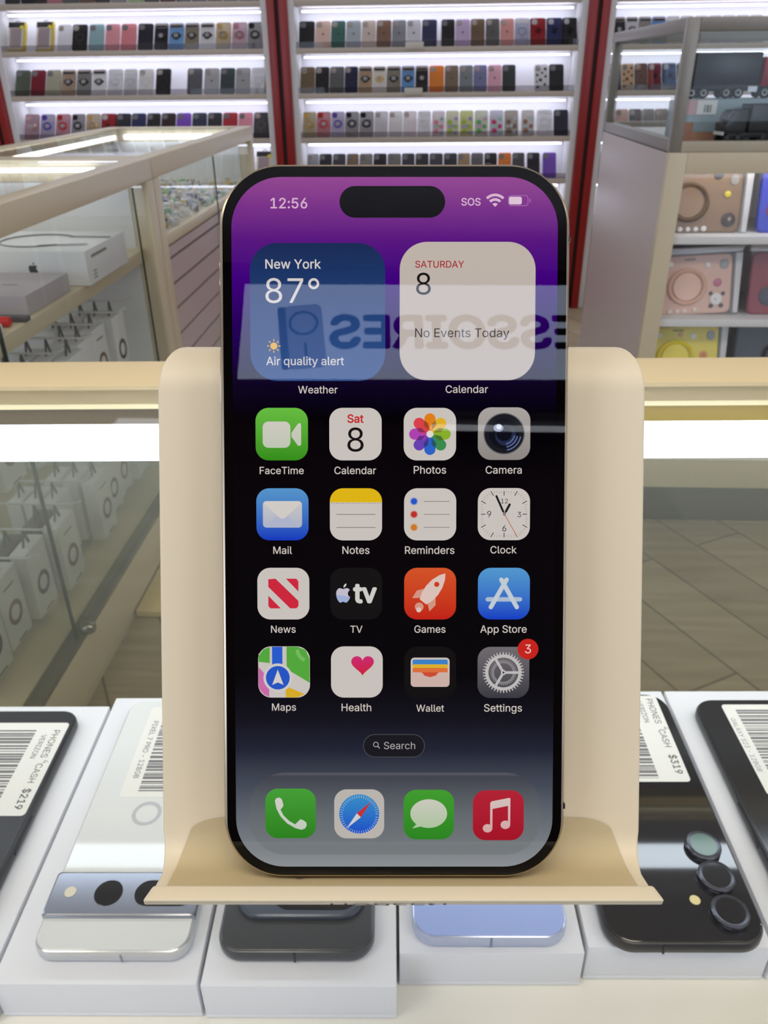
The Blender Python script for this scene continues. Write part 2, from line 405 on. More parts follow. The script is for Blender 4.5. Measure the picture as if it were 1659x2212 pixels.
# ------------------------------------------------------------------ phone cases
CW, CH, CT, LEAN = .074, .150, .011, math.radians(34)
ME = {}
def case_meshes():
    d = BLACK
    ME['body'] = MB().slab(lambda i: rrect(CW - 2 * i, CH - 2 * i, .011, 5, 0, CH / 2), -CT, 0, .0025, d).mesh('case_shell')
    ME['cut'] = MB().prism(rrect(.027, .030, .010, 5, -.018, CH - .024), .0001, .0016, d).mesh('camera_cutout')
    ME['top'] = MB().prism(rrect(CW - .008, .026, .008, 5, 0, CH - .018), .0001, .0030, d).mesh('camera_window')
    R = Matrix.Translation((0, .075, .0035))
    ME['ring'] = MB().tube([(.019 * math.cos(2 * PI * k / 20), .019 * math.sin(2 * PI * k / 20), 0) for k in range(20)], .0048, d, 6, R, True).mesh('ring_stand')
    h = MB(); h.prism([(.027 * math.cos(PI / 3 * k + .52), .024 * math.sin(PI / 3 * k + .52)) for k in range(6)], -.0034, .001, d, R)
    h.tube([(.0175 * math.cos(2 * PI * k / 20), .0175 * math.sin(2 * PI * k / 20), .002) for k in range(20)], .0042, d, 6, R, True); ME['hex'] = h.mesh('ring_stand')
    ME['eye'] = MB().prism([(.027, .002), (.010, .017), (-.012, .016), (-.025, .001), (-.012, -.015), (.0, -.022), (.012, -.014)], -.0034, .002, d, R).mesh('ring_stand')
    ME['hub'] = MB().prism(circ(.0115, 16), .0021, .0036, d, R).mesh('ring_centre')
    ME['band'] = MB().prism(rrect(CW - .014, .011, .004, 4, 0, CH - .023), .0031, .0036, d).mesh('window_band')
    ME['disc'] = MB().prism(circ(.013, 16), .0, .006, d, R).mesh('ring_centre')
    g = MB().ring(circ(.022, 28), circ(.0175, 28), -.0032, d, R); g.prism(rrect(.005, .016, .002, 3, 0, -.033), -.0034, -.0031, d, R); ME['mag'] = g.mesh('magnet_ring')
    ME['arm'] = MB().slab(lambda i: rrect(CW + .006 - 2 * i, CH + .004 - 2 * i, .006, 2, 0, CH / 2), -CT - .001, -.004, .003, d).mesh('bumper')
    k = MB()
    for (x, y, r_) in ((-.02, .02, .008), (.018, .035, .007), (-.005, .06, .009), (.022, .08, .007), (-.022, .088, .007), (.02, .122, .008), (-.024, .05, .005), (.004, .1, .006)): k.prism(circ(r_, 12, x, y), .0001, .0006, d)
    ME['dots'] = k.mesh('dot_pattern')
    k = MB()
    for (x, y, r_) in ((-.012, .03, .015), (.016, .055, .013), (-.014, .08, .014)): k.prism(circ(r_, 14, x, y), .0001, .0006, d)
    ME['blob'] = k.mesh('printed_pattern')
    k = MB()
    for (x, y, r_) in ((.016, .02, .010), (.0, .058, .009), (.02, .1, .010), (-.02, .055, .007)): k.prism(circ(r_, 14, x, y), .0007, .0009, d)
    ME['blob2'] = k.mesh('printed_pattern')
case_meshes()
APPLE_PTS = [(.02, .30), (.12, .34), (.22, .36), (.33, .33), (.41, .24), (.33, .17), (.29, .08), (.29, -.02), (.34, -.11), (.43, -.17), (.38, -.30), (.28, -.44), (.17, -.5), (.06, -.46),
             (0, -.44), (-.07, -.46), (-.17, -.5), (-.28, -.44), (-.39, -.25), (-.44, -.02), (-.42, .17), (-.33, .31), (-.2, .36), (-.08, .32)]
LEAF_PTS = [(.02, .38), (.03, .5), (.12, .60), (.2, .63), (.19, .52), (.11, .42)]
_dl = BLACK
ME['apple'] = MB().poly([(p[0] * .012, .075 + p[1] * .012) for p in APPLE_PTS], .0003, _dl).poly([(p[0] * .012, .075 + p[1] * .012) for p in LEAF_PTS], .0003, _dl).mesh('fruit_emblem', smooth=False)
def cm(rgb, rough=.35): return mat('case_%d_%d_%d' % rgb, rgb, rough)
def clr(rgb, a=.45): return glass('clear_case_%d_%d_%d' % rgb, (248, 248, 248), .8, .05, milk=a, milkrgb=rgb)
SHINE = mat('mirror_window', (235, 235, 238), .08, .9); DARKWIN = mat('dark_window', (40, 42, 46), .1); LENS = mat('camera_hole', (120, 120, 124), .25)
HOLE = mat('pale_hole', (178, 176, 180), .4); HUBW = mat('ring_hub', (190, 190, 196), .15, .3)
ORD = ['first', 'second', 'third', 'fourth', 'fifth', 'sixth', 'seventh', 'eighth', 'ninth', 'tenth', 'eleventh', 'twelfth', 'thirteenth', 'fourteenth', 'fifteenth', 'sixteenth', 'seventeenth', 'eighteenth', 'nineteenth', 'twentieth']
TN = {'plain': 'phone case', 'mirror': 'phone case with shiny camera window', 'ring': 'clear phone case with round ring stand', 'hex': 'clear phone case with six-sided ring stand',
      'eye': 'phone case with ring stand', 'mag': 'phone case with magnet ring', 'apple': 'phone case with fruit emblem', 'armor': 'rugged phone case', 'clear': 'clear phone case',
      'clearmag': 'clear phone case with magnet ring', 'dots': 'spotted phone case', 'pattern': 'patterned phone case', 'pack': 'hanging boxed phone case', 'tops': 'phone case'}
def make_case(px, zt, colname, rgb, kind, label, group, wpx=None, rgb2=None):
    p = pix(px[0], px[1], 2, zt) if False else None
    t = thing('phone_case', label, 'phone case', group=group)
    x, y = px
    Mx = Matrix.Translation((x, y, zt + .0025)) @ Matrix.Rotation(PI / 2 - LEAN, 4, 'X')
    t.matrix_world = Mx
    sc = Matrix.Diagonal((wpx, 1, 1, 1)) if wpx else Matrix.Identity(4)
    def ch(n, key, mt): return child_mesh(n, ME[key], t, [mt], sc)
    r2 = rgb2 or rgb
    if kind == 'pack':
        b = MB(); CREAMB = mat('pack_card', (222, 218, 200), .5)
        b.box(-.046, .046, .0, .165, -.02, 0, CREAMB); b.obj('carton', t, .001)
        MB().prism(rrect(.062, .105, .004, 3, -.004, .078), .0002, .001, cm((168, 152, 158))).obj('window', t)
        MB().box(-.046, .046, .135, .165, .0002, .0015, cm((40, 40, 42))).obj('header', t)
        b2 = MB().box(.040, .048, .0, .165, -.0205, .002, cm((214, 190, 60))); b2.box(-.046, .046, -.0005, .006, -.0205, .002, cm((214, 190, 60))); b2.obj('edge_band', t)
        MB().prism(circ(.011, 16, .028, .135), .0016, .0024, cm((226, 214, 70))).obj('round_sticker', t)
        MB().tube([(.012 * math.cos(a), .172 + .008 * math.sin(a), -.01) for a in [PI * k / 8 for k in range(9)]], .002, cm((60, 60, 62)), 6).obj('hanger', t); return t
    if kind in ('clear', 'clearmag', 'ring', 'hex', 'pattern'): bm_ = clr(rgb, .62 if kind in ('ring', 'hex') else .5 if kind != 'pattern' else .75)
    else: bm_ = cm(rgb)
    ch('case_shell', 'body', bm_)
    if kind in ('plain', 'apple', 'mag', 'dots'): ch('camera_cutout', 'cut', LENS if kind == 'plain' else SHINE)
    if kind == 'mirror': ch('camera_cutout', 'cut', SHINE); ch('magnet_ring', 'mag', cm(tuple(int(v * .75 + 30) for v in rgb)))
    if kind == 'apple': ch('fruit_emblem', 'apple', cm((70, 68, 72)))
    if kind == 'mag': ch('magnet_ring', 'mag', cm(tuple(int(v * .7 + 50) for v in rgb)))
    if kind == 'armor': ch('bumper', 'arm', cm(tuple(int(v * .55) for v in rgb))); ch('camera_cutout', 'cut', HOLE); ch('ring_centre', 'disc', cm(tuple(int(v * .6) for v in rgb)))
    if kind == 'eye': ch('camera_window', 'top', SHINE); ch('window_band', 'band', DARKWIN); ch('ring_stand', 'eye', cm((52, 54, 58)) if rgb2 is None else cm(rgb2)); ch('ring_centre', 'hub', HUBW)
    if kind == 'ring': ch('ring_stand', 'ring', cm(r2)); ch('ring_centre', 'hub', HUBW); ch('camera_cutout', 'cut', cm(tuple(int(v * .8) for v in r2), .2))
    if kind == 'hex': ch('ring_stand', 'hex', mat('ring_metal_%d_%d_%d' % r2, r2, .25, .4)); ch('ring_centre', 'hub', HUBW); ch('camera_cutout', 'cut', mat('ring_metal_%d_%d_%d' % r2, r2, .25, .4))
    if kind == 'clear': ch('camera_cutout', 'cut', SHINE)
    if kind == 'clearmag': ch('camera_window', 'top', clr((236, 236, 238), .6)); ch('magnet_ring', 'mag', cm((170, 170, 172)) if rgb2 is None else cm(rgb2))
    if kind == 'dots': ch('dot_pattern', 'dots', cm(rgb2))
    if kind == 'pattern': ch('printed_pattern', 'blob', cm(rgb2)); ch('printed_pattern', 'blob2', cm(tuple(int(255 - v * .6) for v in rgb2)))
    return t
CY_FOOT = YF + .022
def row(bay, shelfname, shelf, ox, k, items, flip=False):
    """items: (x left, x right, colour word, rgb, kind[, rgb2]) measured along the shelf"""
    n = len(items)
    zt = SHZ[shelf]
    bx0, bx1 = [(a + .039, c - .039) for nm, a, c in BAYS if nm == bay][0]
    last = bx0
    for i, it in enumerate(items):
        x0, x1, cn, rgb, kind = it[:5]; rgb2 = it[5] if len(it) > 5 else None
        pxm = ox + (x0 + x1) / 2 * k
        # shelf line in the photograph gives the height; take the ray at that height
        py = 1106.0
        d0 = None
        lo, hi = -50.0, 420.0
        for _ in range(40):
            md = (lo + hi) / 2
            if pix(pxm, md, 1, CY_FOOT).z > zt: lo = md
            else: hi = md
        X = pix(pxm, (lo + hi) / 2, 1, CY_FOOT).x
        Xa = pix(ox + x0 * k, (lo + hi) / 2, 1, CY_FOOT).x; Xb = pix(ox + x1 * k, (lo + hi) / 2, 1, CY_FOOT).x
        s = max(.75, min(1.12, (Xb - Xa - .0015) / CW))
        extra = .004 if kind == 'armor' else .001
        hwid = (CW * s / 2 if kind != 'pack' else .049) + extra
        X = min(X, bx1 - hwid)
        if X - hwid < last: X = last + hwid
        if X + hwid > bx1:
            s = max(.3, (bx1 - last - .003) / CW); X = (last + bx1) / 2; hwid = CW * s / 2
        last = X + hwid + .0006
        tn = TN[kind]
        lab = '%s %s, %s from left, %s shelf, %s bay' % (cn, tn, ORD[i], shelfname, bay)
        make_case((X, CY_FOOT), zt, cn, rgb, kind, lab, 'phone cases on the %s shelf of the %s bay' % (shelfname, bay), s if kind != 'pack' else None, rgb2)
Z1 = .3858
row('left', 'top', 0, 0, Z1, [(25, 110, 'dark grey', (52, 54, 58), 'plain'), (115, 200, 'black', (34, 34, 38), 'plain'), (170 + 35, 252, 'charcoal', (60, 58, 62), 'plain'), (258, 345, 'pink', (212, 140, 148), 'plain'), (348, 438, 'grey', (110, 112, 112), 'plain'),
    (440, 525, 'brown', (126, 98, 80), 'plain'), (527, 613, 'dark grey', (62, 62, 66), 'plain'), (617, 705, 'silver grey', (160, 160, 162), 'plain'), (715, 800, 'light green', (178, 212, 150), 'plain'), (805, 890, 'charcoal', (56, 52, 54), 'plain'),
    (895, 980, 'maroon', (86, 36, 46), 'plain'), (985, 1068, 'dark grey', (50, 48, 56), 'plain'), (1072, 1155, 'black', (36, 34, 40), 'plain'), (1160, 1243, 'wine', (80, 40, 52), 'plain'), (1248, 1330, 'charcoal', (60, 56, 64), 'plain'), (1335, 1420, 'grey', (80, 76, 84), 'plain'), (1425, 1505, 'plum', (70, 44, 60), 'plain')])
row('left', 'upper', 1, 0, Z1, [(20, 155, 'yellow-edged', (222, 218, 200), 'pack'), (180, 310, 'yellow-banded', (222, 218, 200), 'pack'), (318, 395, 'pale', (226, 226, 230), 'clear'), (397, 487, 'black', (26, 26, 28), 'mag'), (490, 582, 'light teal', (150, 184, 190), 'plain'),
    (585, 667, 'light pink', (232, 158, 168), 'plain'), (670, 762, 'pink', (228, 140, 148), 'plain'), (764, 858, 'dark navy', (36, 38, 50), 'plain'), (860, 938, 'black', (38, 40, 48), 'eye'), (941, 1027, 'light blue', (120, 168, 222), 'eye'), (1030, 1112, 'olive', (140, 132, 112), 'eye'),
    (1116, 1200, 'white', (224, 224, 228), 'eye'), (1204, 1292, 'gold', (190, 170, 120), 'hex', (206, 178, 110)), (1296, 1382, 'rose', (196, 160, 170), 'hex', (206, 140, 158)), (1380, 1466, 'grey', (130, 128, 124), 'ring', (28, 28, 30)), (1468, 1552, 'pinkish red', (196, 140, 146), 'ring', (206, 60, 66))])
row('left', 'middle', 2, 0, Z1, [(80, 166, 'olive green', (84, 92, 78), 'plain'), (168, 250, 'dark red', (122, 26, 44), 'plain'), (253, 338, 'sage beige', (170, 168, 148), 'plain'), (340, 420, 'tan', (172, 150, 128), 'eye'), (424, 508, 'grey', (134, 134, 132), 'eye'), (511, 592, 'white', (226, 226, 230), 'eye'),
    (600, 684, 'frosted', (206, 208, 208), 'clearmag'), (690, 764, 'smoky', (186, 186, 184), 'clearmag'), (766, 862, 'white', (222, 220, 222), 'mag'), (866, 956, 'black', (26, 26, 30), 'mirror'), (1044, 1130, 'dark grey', (92, 94, 100), 'mirror'), (1140, 1225, 'light grey', (172, 172, 174), 'apple'),
    (1229, 1313, 'dark green', (64, 74, 76), 'plain'), (1316, 1400, 'silver grey', (164, 164, 166), 'apple'), (1404, 1488, 'white', (226, 226, 228), 'clearmag'), (1490, 1572, 'taupe', (132, 120, 104), 'mirror')])
row('left', 'lower', 3, 0, Z1, [(132, 217, 'rose', (160, 120, 130), 'hex', (214, 170, 176)), (222, 303, 'purple', (160, 150, 176), 'ring', (92, 70, 186)), (307, 392, 'red', (176, 110, 120), 'ring', (200, 44, 44)), (395, 472, 'black', (120, 116, 120), 'ring', (28, 28, 30)), (476, 558, 'gold', (176, 160, 130), 'hex', (214, 176, 110)),
    (562, 643, 'red', (150, 28, 36), 'armor'), (646, 728, 'dark navy', (40, 44, 56), 'plain'), (731, 814, 'navy blue', (46, 50, 92), 'plain'), (817, 895, 'black', (38, 40, 44), 'plain'), (898, 980, 'dark maroon', (56, 38, 42), 'plain'), (982, 1068, 'violet', (128, 82, 196), 'plain'),
    (1071, 1155, 'slate navy', (58, 64, 84), 'plain'), (1158, 1240, 'charcoal', (52, 56, 62), 'plain'), (1243, 1328, 'red', (176, 52, 62), 'plain'), (1331, 1412, 'pink', (226, 150, 168), 'plain'), (1416, 1502, 'smoky black', (70, 70, 74), 'mag'), (1506, 1590, 'black', (38, 38, 44), 'plain')])
row('left', 'bottom', 4, 0, Z1, [(1500, 1600, 'lilac-windowed', (210, 196, 210), 'pack')])
Z2 = .42194
row('middle', 'upper', 1, 600, Z2, [(105, 188, 'tall black', (34, 36, 38), 'plain'), (191, 269, 'peach', (230, 198, 182), 'apple'), (271, 345, 'green', (70, 114, 104), 'apple'), (348, 425, 'silver blue', (176, 186, 194), 'apple'), (428, 501, 'cream', (216, 200, 190), 'apple'), (503, 581, 'brown', (134, 104, 86), 'apple'),
    (583, 656, 'grey', (144, 148, 154), 'apple'), (658, 733, 'lilac white', (216, 216, 226), 'apple'), (736, 815, 'navy', (54, 58, 92), 'plain'), (835, 906, 'black', (36, 36, 38), 'plain'), (908, 985, 'lilac', (200, 178, 214), 'apple'), (986, 1060, 'brown', (116, 94, 74), 'apple'), (1063, 1136, 'dark grey', (98, 98, 96), 'apple'),
    (1138, 1210, 'pink', (222, 156, 150), 'apple'), (1212, 1290, 'blue-framed', (150, 156, 186), 'clearmag', (60, 70, 110)), (1291, 1368, 'red', (146, 26, 34), 'armor'), (1370, 1448, 'navy', (40, 46, 92), 'armor'), (1450, 1532, 'black', (34, 34, 38), 'armor')])
row('middle', 'middle', 2, 600, Z2, [(108, 183, 'olive brown', (116, 98, 72), 'mirror'), (185, 258, 'black', (36, 34, 36), 'mirror'), (259, 335, 'grey', (96, 98, 98), 'mirror'), (336, 405, 'navy', (34, 38, 66), 'mirror'), (408, 481, 'tan', (176, 150, 122), 'eye'), (483, 552, 'white', (222, 218, 210), 'eye', (222, 186, 110)),
    (554, 629, 'olive grey', (138, 132, 118), 'eye'), (631, 701, 'blue', (106, 152, 204), 'eye'), (703, 770, 'black', (44, 44, 48), 'eye'), (773, 851, 'orange', (232, 132, 50), 'mag'), (853, 925, 'olive', (124, 110, 92), 'apple'), (928, 999, 'grey', (128, 134, 138), 'apple'), (1000, 1071, 'slate purple', (124, 126, 164), 'apple'),
    (1074, 1146, 'light pink', (228, 172, 190), 'apple'), (1148, 1218, 'dark green', (60, 66, 66), 'plain'), (1313, 1386, 'white black-dotted', (214, 214, 220), 'dots', (40, 40, 44)), (1388, 1465, 'black', (42, 44, 48), 'plain')])
row('middle', 'lower', 3, 600, Z2, [(120, 190, 'gold', (176, 160, 110), 'hex', (214, 178, 96)), (192, 265, 'red', (176, 90, 96), 'ring', (206, 50, 46)), (268, 339, 'purple', (170, 160, 186), 'ring', (104, 80, 180)), (341, 413, 'smoky grey', (120, 118, 112), 'ring', (28, 28, 30)), (415, 490, 'grey', (130, 128, 124), 'ring', (30, 30, 32)),
    (493, 563, 'grey-framed', (180, 178, 174), 'clear'), (567, 638, 'pale', (206, 202, 198), 'clear'), (640, 711, 'pinkish', (214, 202, 200), 'clear'), (714, 783, 'frosted white', (214, 214, 214), 'clearmag'), (788, 855, 'white and pink', (226, 216, 220), 'pattern', (216, 130, 150)), (859, 927, 'lime and pink', (214, 216, 186), 'pattern', (160, 190, 80)),
    (931, 1001, 'lime', (206, 212, 140), 'pattern', (170, 182, 70)), (1006, 1077, 'green and orange', (212, 216, 196), 'pattern', (96, 170, 100)), (1083, 1156, 'blue and magenta', (206, 206, 220), 'pattern', (200, 70, 120)), (1159, 1231, 'brown', (176, 168, 156), 'pattern', (120, 104, 92)), (1247, 1313, 'clear', (206, 202, 196), 'pattern', (150, 110, 90)),
    (1326, 1406, 'white', (224, 224, 226), 'clearmag'), (1416, 1492, 'dark navy', (44, 46, 62), 'plain')])
row('middle', 'bottom', 4, 600, Z2, [(148, 208, 'grey', (120, 120, 118), 'clear'), (210, 276, 'black', (50, 52, 60), 'plain'), (279, 346, 'charcoal', (72, 72, 80), 'plain'), (350, 413, 'tan', (130, 112, 90), 'plain'), (416, 484, 'grey', (130, 128, 124), 'plain'), (487, 556, 'black', (50, 48, 56), 'plain'), (560, 630, 'smoky', (120, 120, 116), 'plain'), (633, 700, 'charcoal', (70, 70, 76), 'plain'),
    (703, 772, 'dark grey', (60, 60, 66), 'plain'), (775, 845, 'slate', (76, 76, 84), 'plain'), (848, 918, 'dark slate', (60, 62, 70), 'plain'), (920, 985, 'beige', (160, 136, 110), 'plain'), (988, 1052, 'grey', (104, 104, 106), 'plain'), (1056, 1122, 'black', (44, 44, 48), 'plain'), (1127, 1196, 'orange', (216, 124, 60), 'plain'), (1199, 1264, 'smoky grey', (80, 80, 82), 'plain'), (1275, 1342, 'black', (40, 40, 46), 'plain'), (1355, 1426, 'violet', (120, 84, 186), 'plain')])
Z3 = .2646
row('right', 'upper', 1, 1220, Z3, [(250, 355, 'black', (44, 46, 50), 'eye'), (365, 468, 'white', (210, 210, 214), 'eye'), (475, 582, 'grey', (150, 146, 140), 'eye'), (588, 705, 'blue', (90, 146, 216), 'eye'), (712, 825, 'pale', (206, 206, 210), 'clearmag'), (832, 945, 'grey', (170, 170, 172), 'clearmag'), (955, 1070, 'white', (214, 214, 218), 'clearmag'), (1080, 1190, 'smoky', (150, 148, 150), 'clearmag'), (1200, 1310, 'silver', (180, 180, 184), 'clearmag'), (1320, 1430, 'grey', (160, 160, 164), 'clearmag'), (1440, 1550, 'pale', (206, 206, 210), 'clearmag')])
row('right', 'middle', 2, 1220, Z3, [(215, 325, 'black white-dotted', (34, 34, 36), 'dots', (222, 220, 222)), (375, 485, 'peach dotted', (226, 184, 152), 'dots', (90, 60, 50)), (490, 595, 'dark slate', (66, 74, 86), 'mag'), (600, 705, 'maroon', (130, 50, 70), 'armor'), (710, 820, 'navy', (64, 78, 120), 'armor'), (830, 950, 'black', (70, 74, 78), 'eye', (176, 146, 90)), (960, 1060, 'grey', (120, 124, 128), 'plain')])
row('right', 'lower', 3, 1220, Z3, [(180, 285, 'violet', (124, 74, 170), 'plain'), (288, 396, 'pink', (206, 160, 158), 'plain'), (400, 505, 'dark grey', (84, 86, 90), 'mirror'), (510, 615, 'grey', (130, 130, 128), 'mirror'), (620, 730, 'olive grey', (132, 128, 120), 'mirror'), (735, 840, 'maroon', (120, 70, 78), 'mirror'), (845, 950, 'slate', (90, 100, 116), 'mirror')])
row('right', 'bottom', 4, 1220, Z3, [(120, 232, 'dark navy', (46, 50, 66), 'plain')])
for px_, sh, where in ((600 + 700 * Z2, 1, 'upper'), (600 + 695 * Z2, 2, 'middle')):
    X = pix(px_, 100 if sh == 1 else 196, 1, YF).x
    t = thing('price_tag_holder', 'small pale price holder clipped on the %s shelf edge of the middle bay' % where, 'price holder', loc=(X, YF, SHZ[sh]))
    MB().box(-.048, .048, -.006, .003, -.012, .022, mat('tag_plastic', (206, 200, 190), .3)).obj('plate', t, .001)

# ------------------------------------------------------------------ glass display cases
def frame_case(t, x0, x1, y0, y1, zt=1.07, zb=.235, rail=.05, fw=.05, right='glass'):
    """rectangular showcase in its own coordinates: rails, posts, glass, plinth"""
    f = CREAM
    for (a, b_, c, d) in ((x0, x1, y0, y0 + fw), (x0, x1, y1 - fw, y1)):
        MB().box(a + fw, b_ - fw, c, d, zt - rail, zt, f).obj('top_rail', t, .003)
    for (a, b_) in ((x0, x0 + fw), (x1 - fw, x1)):
        MB().box(a, b_, y0, y1, zt - rail, zt, f).obj('top_rail', t, .003)
        for (c, d) in ((y0, y0 + fw), (y1 - fw, y1)):
            MB().box(a, b_, c, d, zb, zt - rail, f).obj('post', t, .003)
    MB().box(x0, x1, y0, y1, zb - .112, zb, f).obj('base_board', t, .003)
    MB().box(x0 + .065, x1 - .065, y0 + .065, y1 - .065, 0, zb - .113, f).obj('kick_plinth', t, smooth=False)
    MB().box(x0 + fw, x1 - fw, y0 + fw, y1 - fw, zt - .008, zt - .002, GLASS).obj('top_glass', t, smooth=False)
LEDC = emit('case_led', (240, 246, 255), 7.0)
XL0, XL1 = -1.26, -.685
# nearer left case
c1 = thing('display_case', 'cream framed glass display case at left, with headphone box and hanging cartons inside', 'display case', loc=(0, 0, 0))
y0, y1 = .72, 2.112
frame_case(c1, XL0, XL1, y0, y1)
MB().box(XL1 - .024, XL1 - .018, y0 + .051, 1.25, .236, 1.019, GLASS).obj('sliding_glass', c1, smooth=False)
MB().box(XL1 - .014, XL1 - .008, 1.245, y1 - .051, .236, 1.019, GLASS).obj('sliding_glass', c1, smooth=False)
MB().box(XL1 - .0145, XL1 - .0075, 1.243, 1.2455, .237, 1.018, DARKEDGE).obj('glass_edge', c1, smooth=False)
MB().box(XL1 - .007, XL1 - .003, 1.9635, 1.966, .237, 1.018, DARKEDGE).obj('glass_edge', c1, smooth=False)
MB().box(XL1 - .035, XL1 - .001, y0 + .051, y1 - .051, .2355, .246, mat('track_metal', (120, 116, 104), .35, .6)).obj('door_track', c1, smooth=False)
MB().box(XL0 + .005, XL0 + .02, y0 + .051, y1 - .051, .236, 1.019, WHITE).obj('back_panel', c1, smooth=False)
MB().box(XL0 + .021, XL1 - .05, y1 - .051, y1 - .04, .236, 1.019, WHITE).obj('end_panel', c1, smooth=False)
MB().box(XL0 + .021, XL1 - .03, y0 + .06, y1 - .052, .831, .862, CREAM).obj('shelf', c1, .002)
MB().box(XL0 + .1, XL1 - .12, y1 - .075, y1 - .062, 1.045, 1.053, LEDC).obj('light_strip', c1, smooth=False)
MB().box(XL0 + .03, XL0 + .05, y0 + .1, y1 - .08, 1.03, 1.045, LEDC).obj('light_strip', c1, smooth=False)
MB().box(XL0 + .03, XL0 + .05, y0 + .1, y1 - .08, .815, .829, LEDC).obj('light_strip', c1, smooth=False)
Ml = Matrix.Translation((XL1 - .004, 1.262, .262)) @ Matrix.Rotation(PI / 2, 4, 'Y')
MB().lathe([(.012, 0), (.013, .004), (.013, .02), (.010, .026)], mat('lock_metal', (150, 146, 138), .25, .9), 20, Ml).obj('door_lock', c1)
# farther left case
c2 = thing('display_case', 'cream framed glass display case farther back at left, over a mauve slatted panel', 'display case', loc=(0, 0, 0))
y0, y1 = 2.118, 3.43
frame_case(c2, XL0, XL1, y0, y1)
MB().box(XL1 - .014, XL1 - .008, y0 + .051, y1 - .051, .88, 1.019, GLASS).obj('front_glass', c2, smooth=False)
MAUVE = mat('mauve_panel', (196, 180, 180), .35)
gz = [.807, .738, .670, .598, .528, .458, .388, .318]
zz = [.842] + gz + [.236]
b = MB()
for a, c in zip(zz[:-1], zz[1:]): b.box(XL1 - .03, XL1 - .012, y0 + .051, y1 - .051, c + .004, a - .004, MAUVE)
b.box(XL1 - .036, XL1 - .03, y0 + .051, y1 - .051, .236, .842, mat('groove', (84, 70, 70), .6))
b.obj('slatted_panel', c2, smooth=False)
MB().box(XL0 + .02, XL1 - .006, y0 + .051, y1 - .051, .845, .872, CREAM).obj('shelf', c2, .002)
MB().box(XL0 + .005, XL0 + .02, y0 + .051, y1 - .051, .236, 1.019, WHITE).obj('back_panel', c2, smooth=False)
MB().box(XL0 + .021, XL1 - .05, y1 - .051, y1 - .04, .873, 1.019, WHITE).obj('end_panel', c2, smooth=False)
MB().box(XL1 - .007, XL1 - .003, 2.767, 2.770, .237, 1.018, DARKEDGE).obj('glass_edge', c2, smooth=False)
MB().box(XL0 + .03, XL0 + .05, y0 + .08, y1 - .08, 1.03, 1.045, LEDC).obj('light_strip', c2, smooth=False)
MB().box(XL0 + .08, XL1 - .08, y1 - .075, y1 - .055, 1.03, 1.045, LEDC).obj('light_strip', c2, smooth=False)
b = MB(); cols = [(226, 224, 226), (214, 214, 220), (150, 154, 170), (70, 76, 96), (214, 190, 100), (150, 196, 150), (216, 216, 222), (206, 208, 214), (228, 228, 232), (200, 190, 176), (230, 228, 226), (96, 84, 92), (236, 236, 236), (190, 196, 214)]
for k in range(760):
    x = random.uniform(XL0 + .05, XL1 - .03); y = random.uniform(2.19, 3.35); h = random.uniform(.006, .022); s = random.uniform(.004, .012)
    Mr = Matrix.Translation((x, y, .8725)) @ Matrix.Rotation(random.uniform(0, PI), 4, 'Z')
    mt = cm(random.choice(cols))
    if k % 2: b.box(-s, s, -s * .6, s * .6, 0, h, mt, Mr)
    else: b.lathe([(s * .8, 0), (s, h * .5), (s * .4, h)], mt, 8, Mr)
tag(b.obj('jewellery_charms'), 'jumble of small colourful charms on the shelf of the farther left case', 'charms', kind='stuff')

# boxes on the shelf of the nearer case
CARD = mat('white_card', (232, 232, 234), .4); INK = cm((74, 76, 84))
t = thing('headphone_box', 'white headphone box with grey ring picture on the left case shelf', 'box', loc=(-.700, 1.648, .8625))
b = MB().box(-.32, 0, 0, .243, 0, .070, CARD); b.obj('carton', t, .002)
b = MB(); MT = Matrix.Translation((-.15, .12, .0703))
# headband picture on the lid
b.tube([(.10 * math.cos(a) * .8 - .0, .072 * math.sin(a), .0006) for a in [math.radians(40 + 280 * k / 30) for k in range(31)]], .0016, cm((96, 96, 98)), 5, MT)
b.poly(capsule(.03, -.055, .12, -.042, .008), .0006, cm((84, 84, 88)), MT); b.poly(capsule(.06, .05, .14, .045, .008), .0006, cm((84, 84, 88)), MT); b.obj('lid_picture', t)
MF = Matrix.Translation((-.115, -.0006, .035)) @ Matrix.Rotation(PI / 2, 4, 'X')
b = MB().poly([(p[0] * .022, p[1] * .022) for p in APPLE_PTS], 0, INK, MF).poly([(p[0] * .022, p[1] * .022) for p in LEAF_PTS], 0, INK, MF); b.obj('fruit_emblem', t, smooth=False)
MRs = Matrix.Translation((.0006, .03, .055)) @ Matrix.Rotation(PI / 2, 4, 'Z') @ Matrix.Rotation(PI / 2, 4, 'X')
b = MB(); b.poly(rrect(.09, .006, .001, 1, .045, 0), 0, cm((150, 148, 144)), MRs)
for k in range(3): b.poly(rrect(.02, .003, .001, 1, .008, -.03 - .007 * k), 0, cm((150, 148, 144)), MRs)
b.obj('side_print', t, smooth=False)
t = thing('grey_carton', 'small grey carton in front of the white headphone box', 'box', loc=(-.728, 1.418, .8625))
MB().box(-.16, 0, 0, .195, 0, .036, mat('grey_card', (186, 178, 182), .5)).obj('carton', t, .002)
b = MB().box(-.085, -.055, .085, .09, .0362, .0366, cm((122, 116, 120))); b.obj('lid_print', t, smooth=False)
t = thing('red_tube', 'red stylus tube lying under a dark strip, front of the left shelf', 'tube', loc=(-.728, 1.345, .8625))
MB().lathe([(.007, 0), (.009, .003), (.009, .10), (.007, .103)], cm((214, 44, 46)), 16, Matrix.Translation((0, 0, .009)) @ Matrix.Rotation(-PI / 2, 4, 'Y')).obj('barrel', t)
t = thing('dark_strip', 'dark grey flat strip beside the red tube on the left case shelf', 'strip', loc=(-.712, 1.372, .8625))
MB().box(-.12, 0, 0, .018, 0, .010, cm((88, 88, 96))).obj('bar', t, .002)
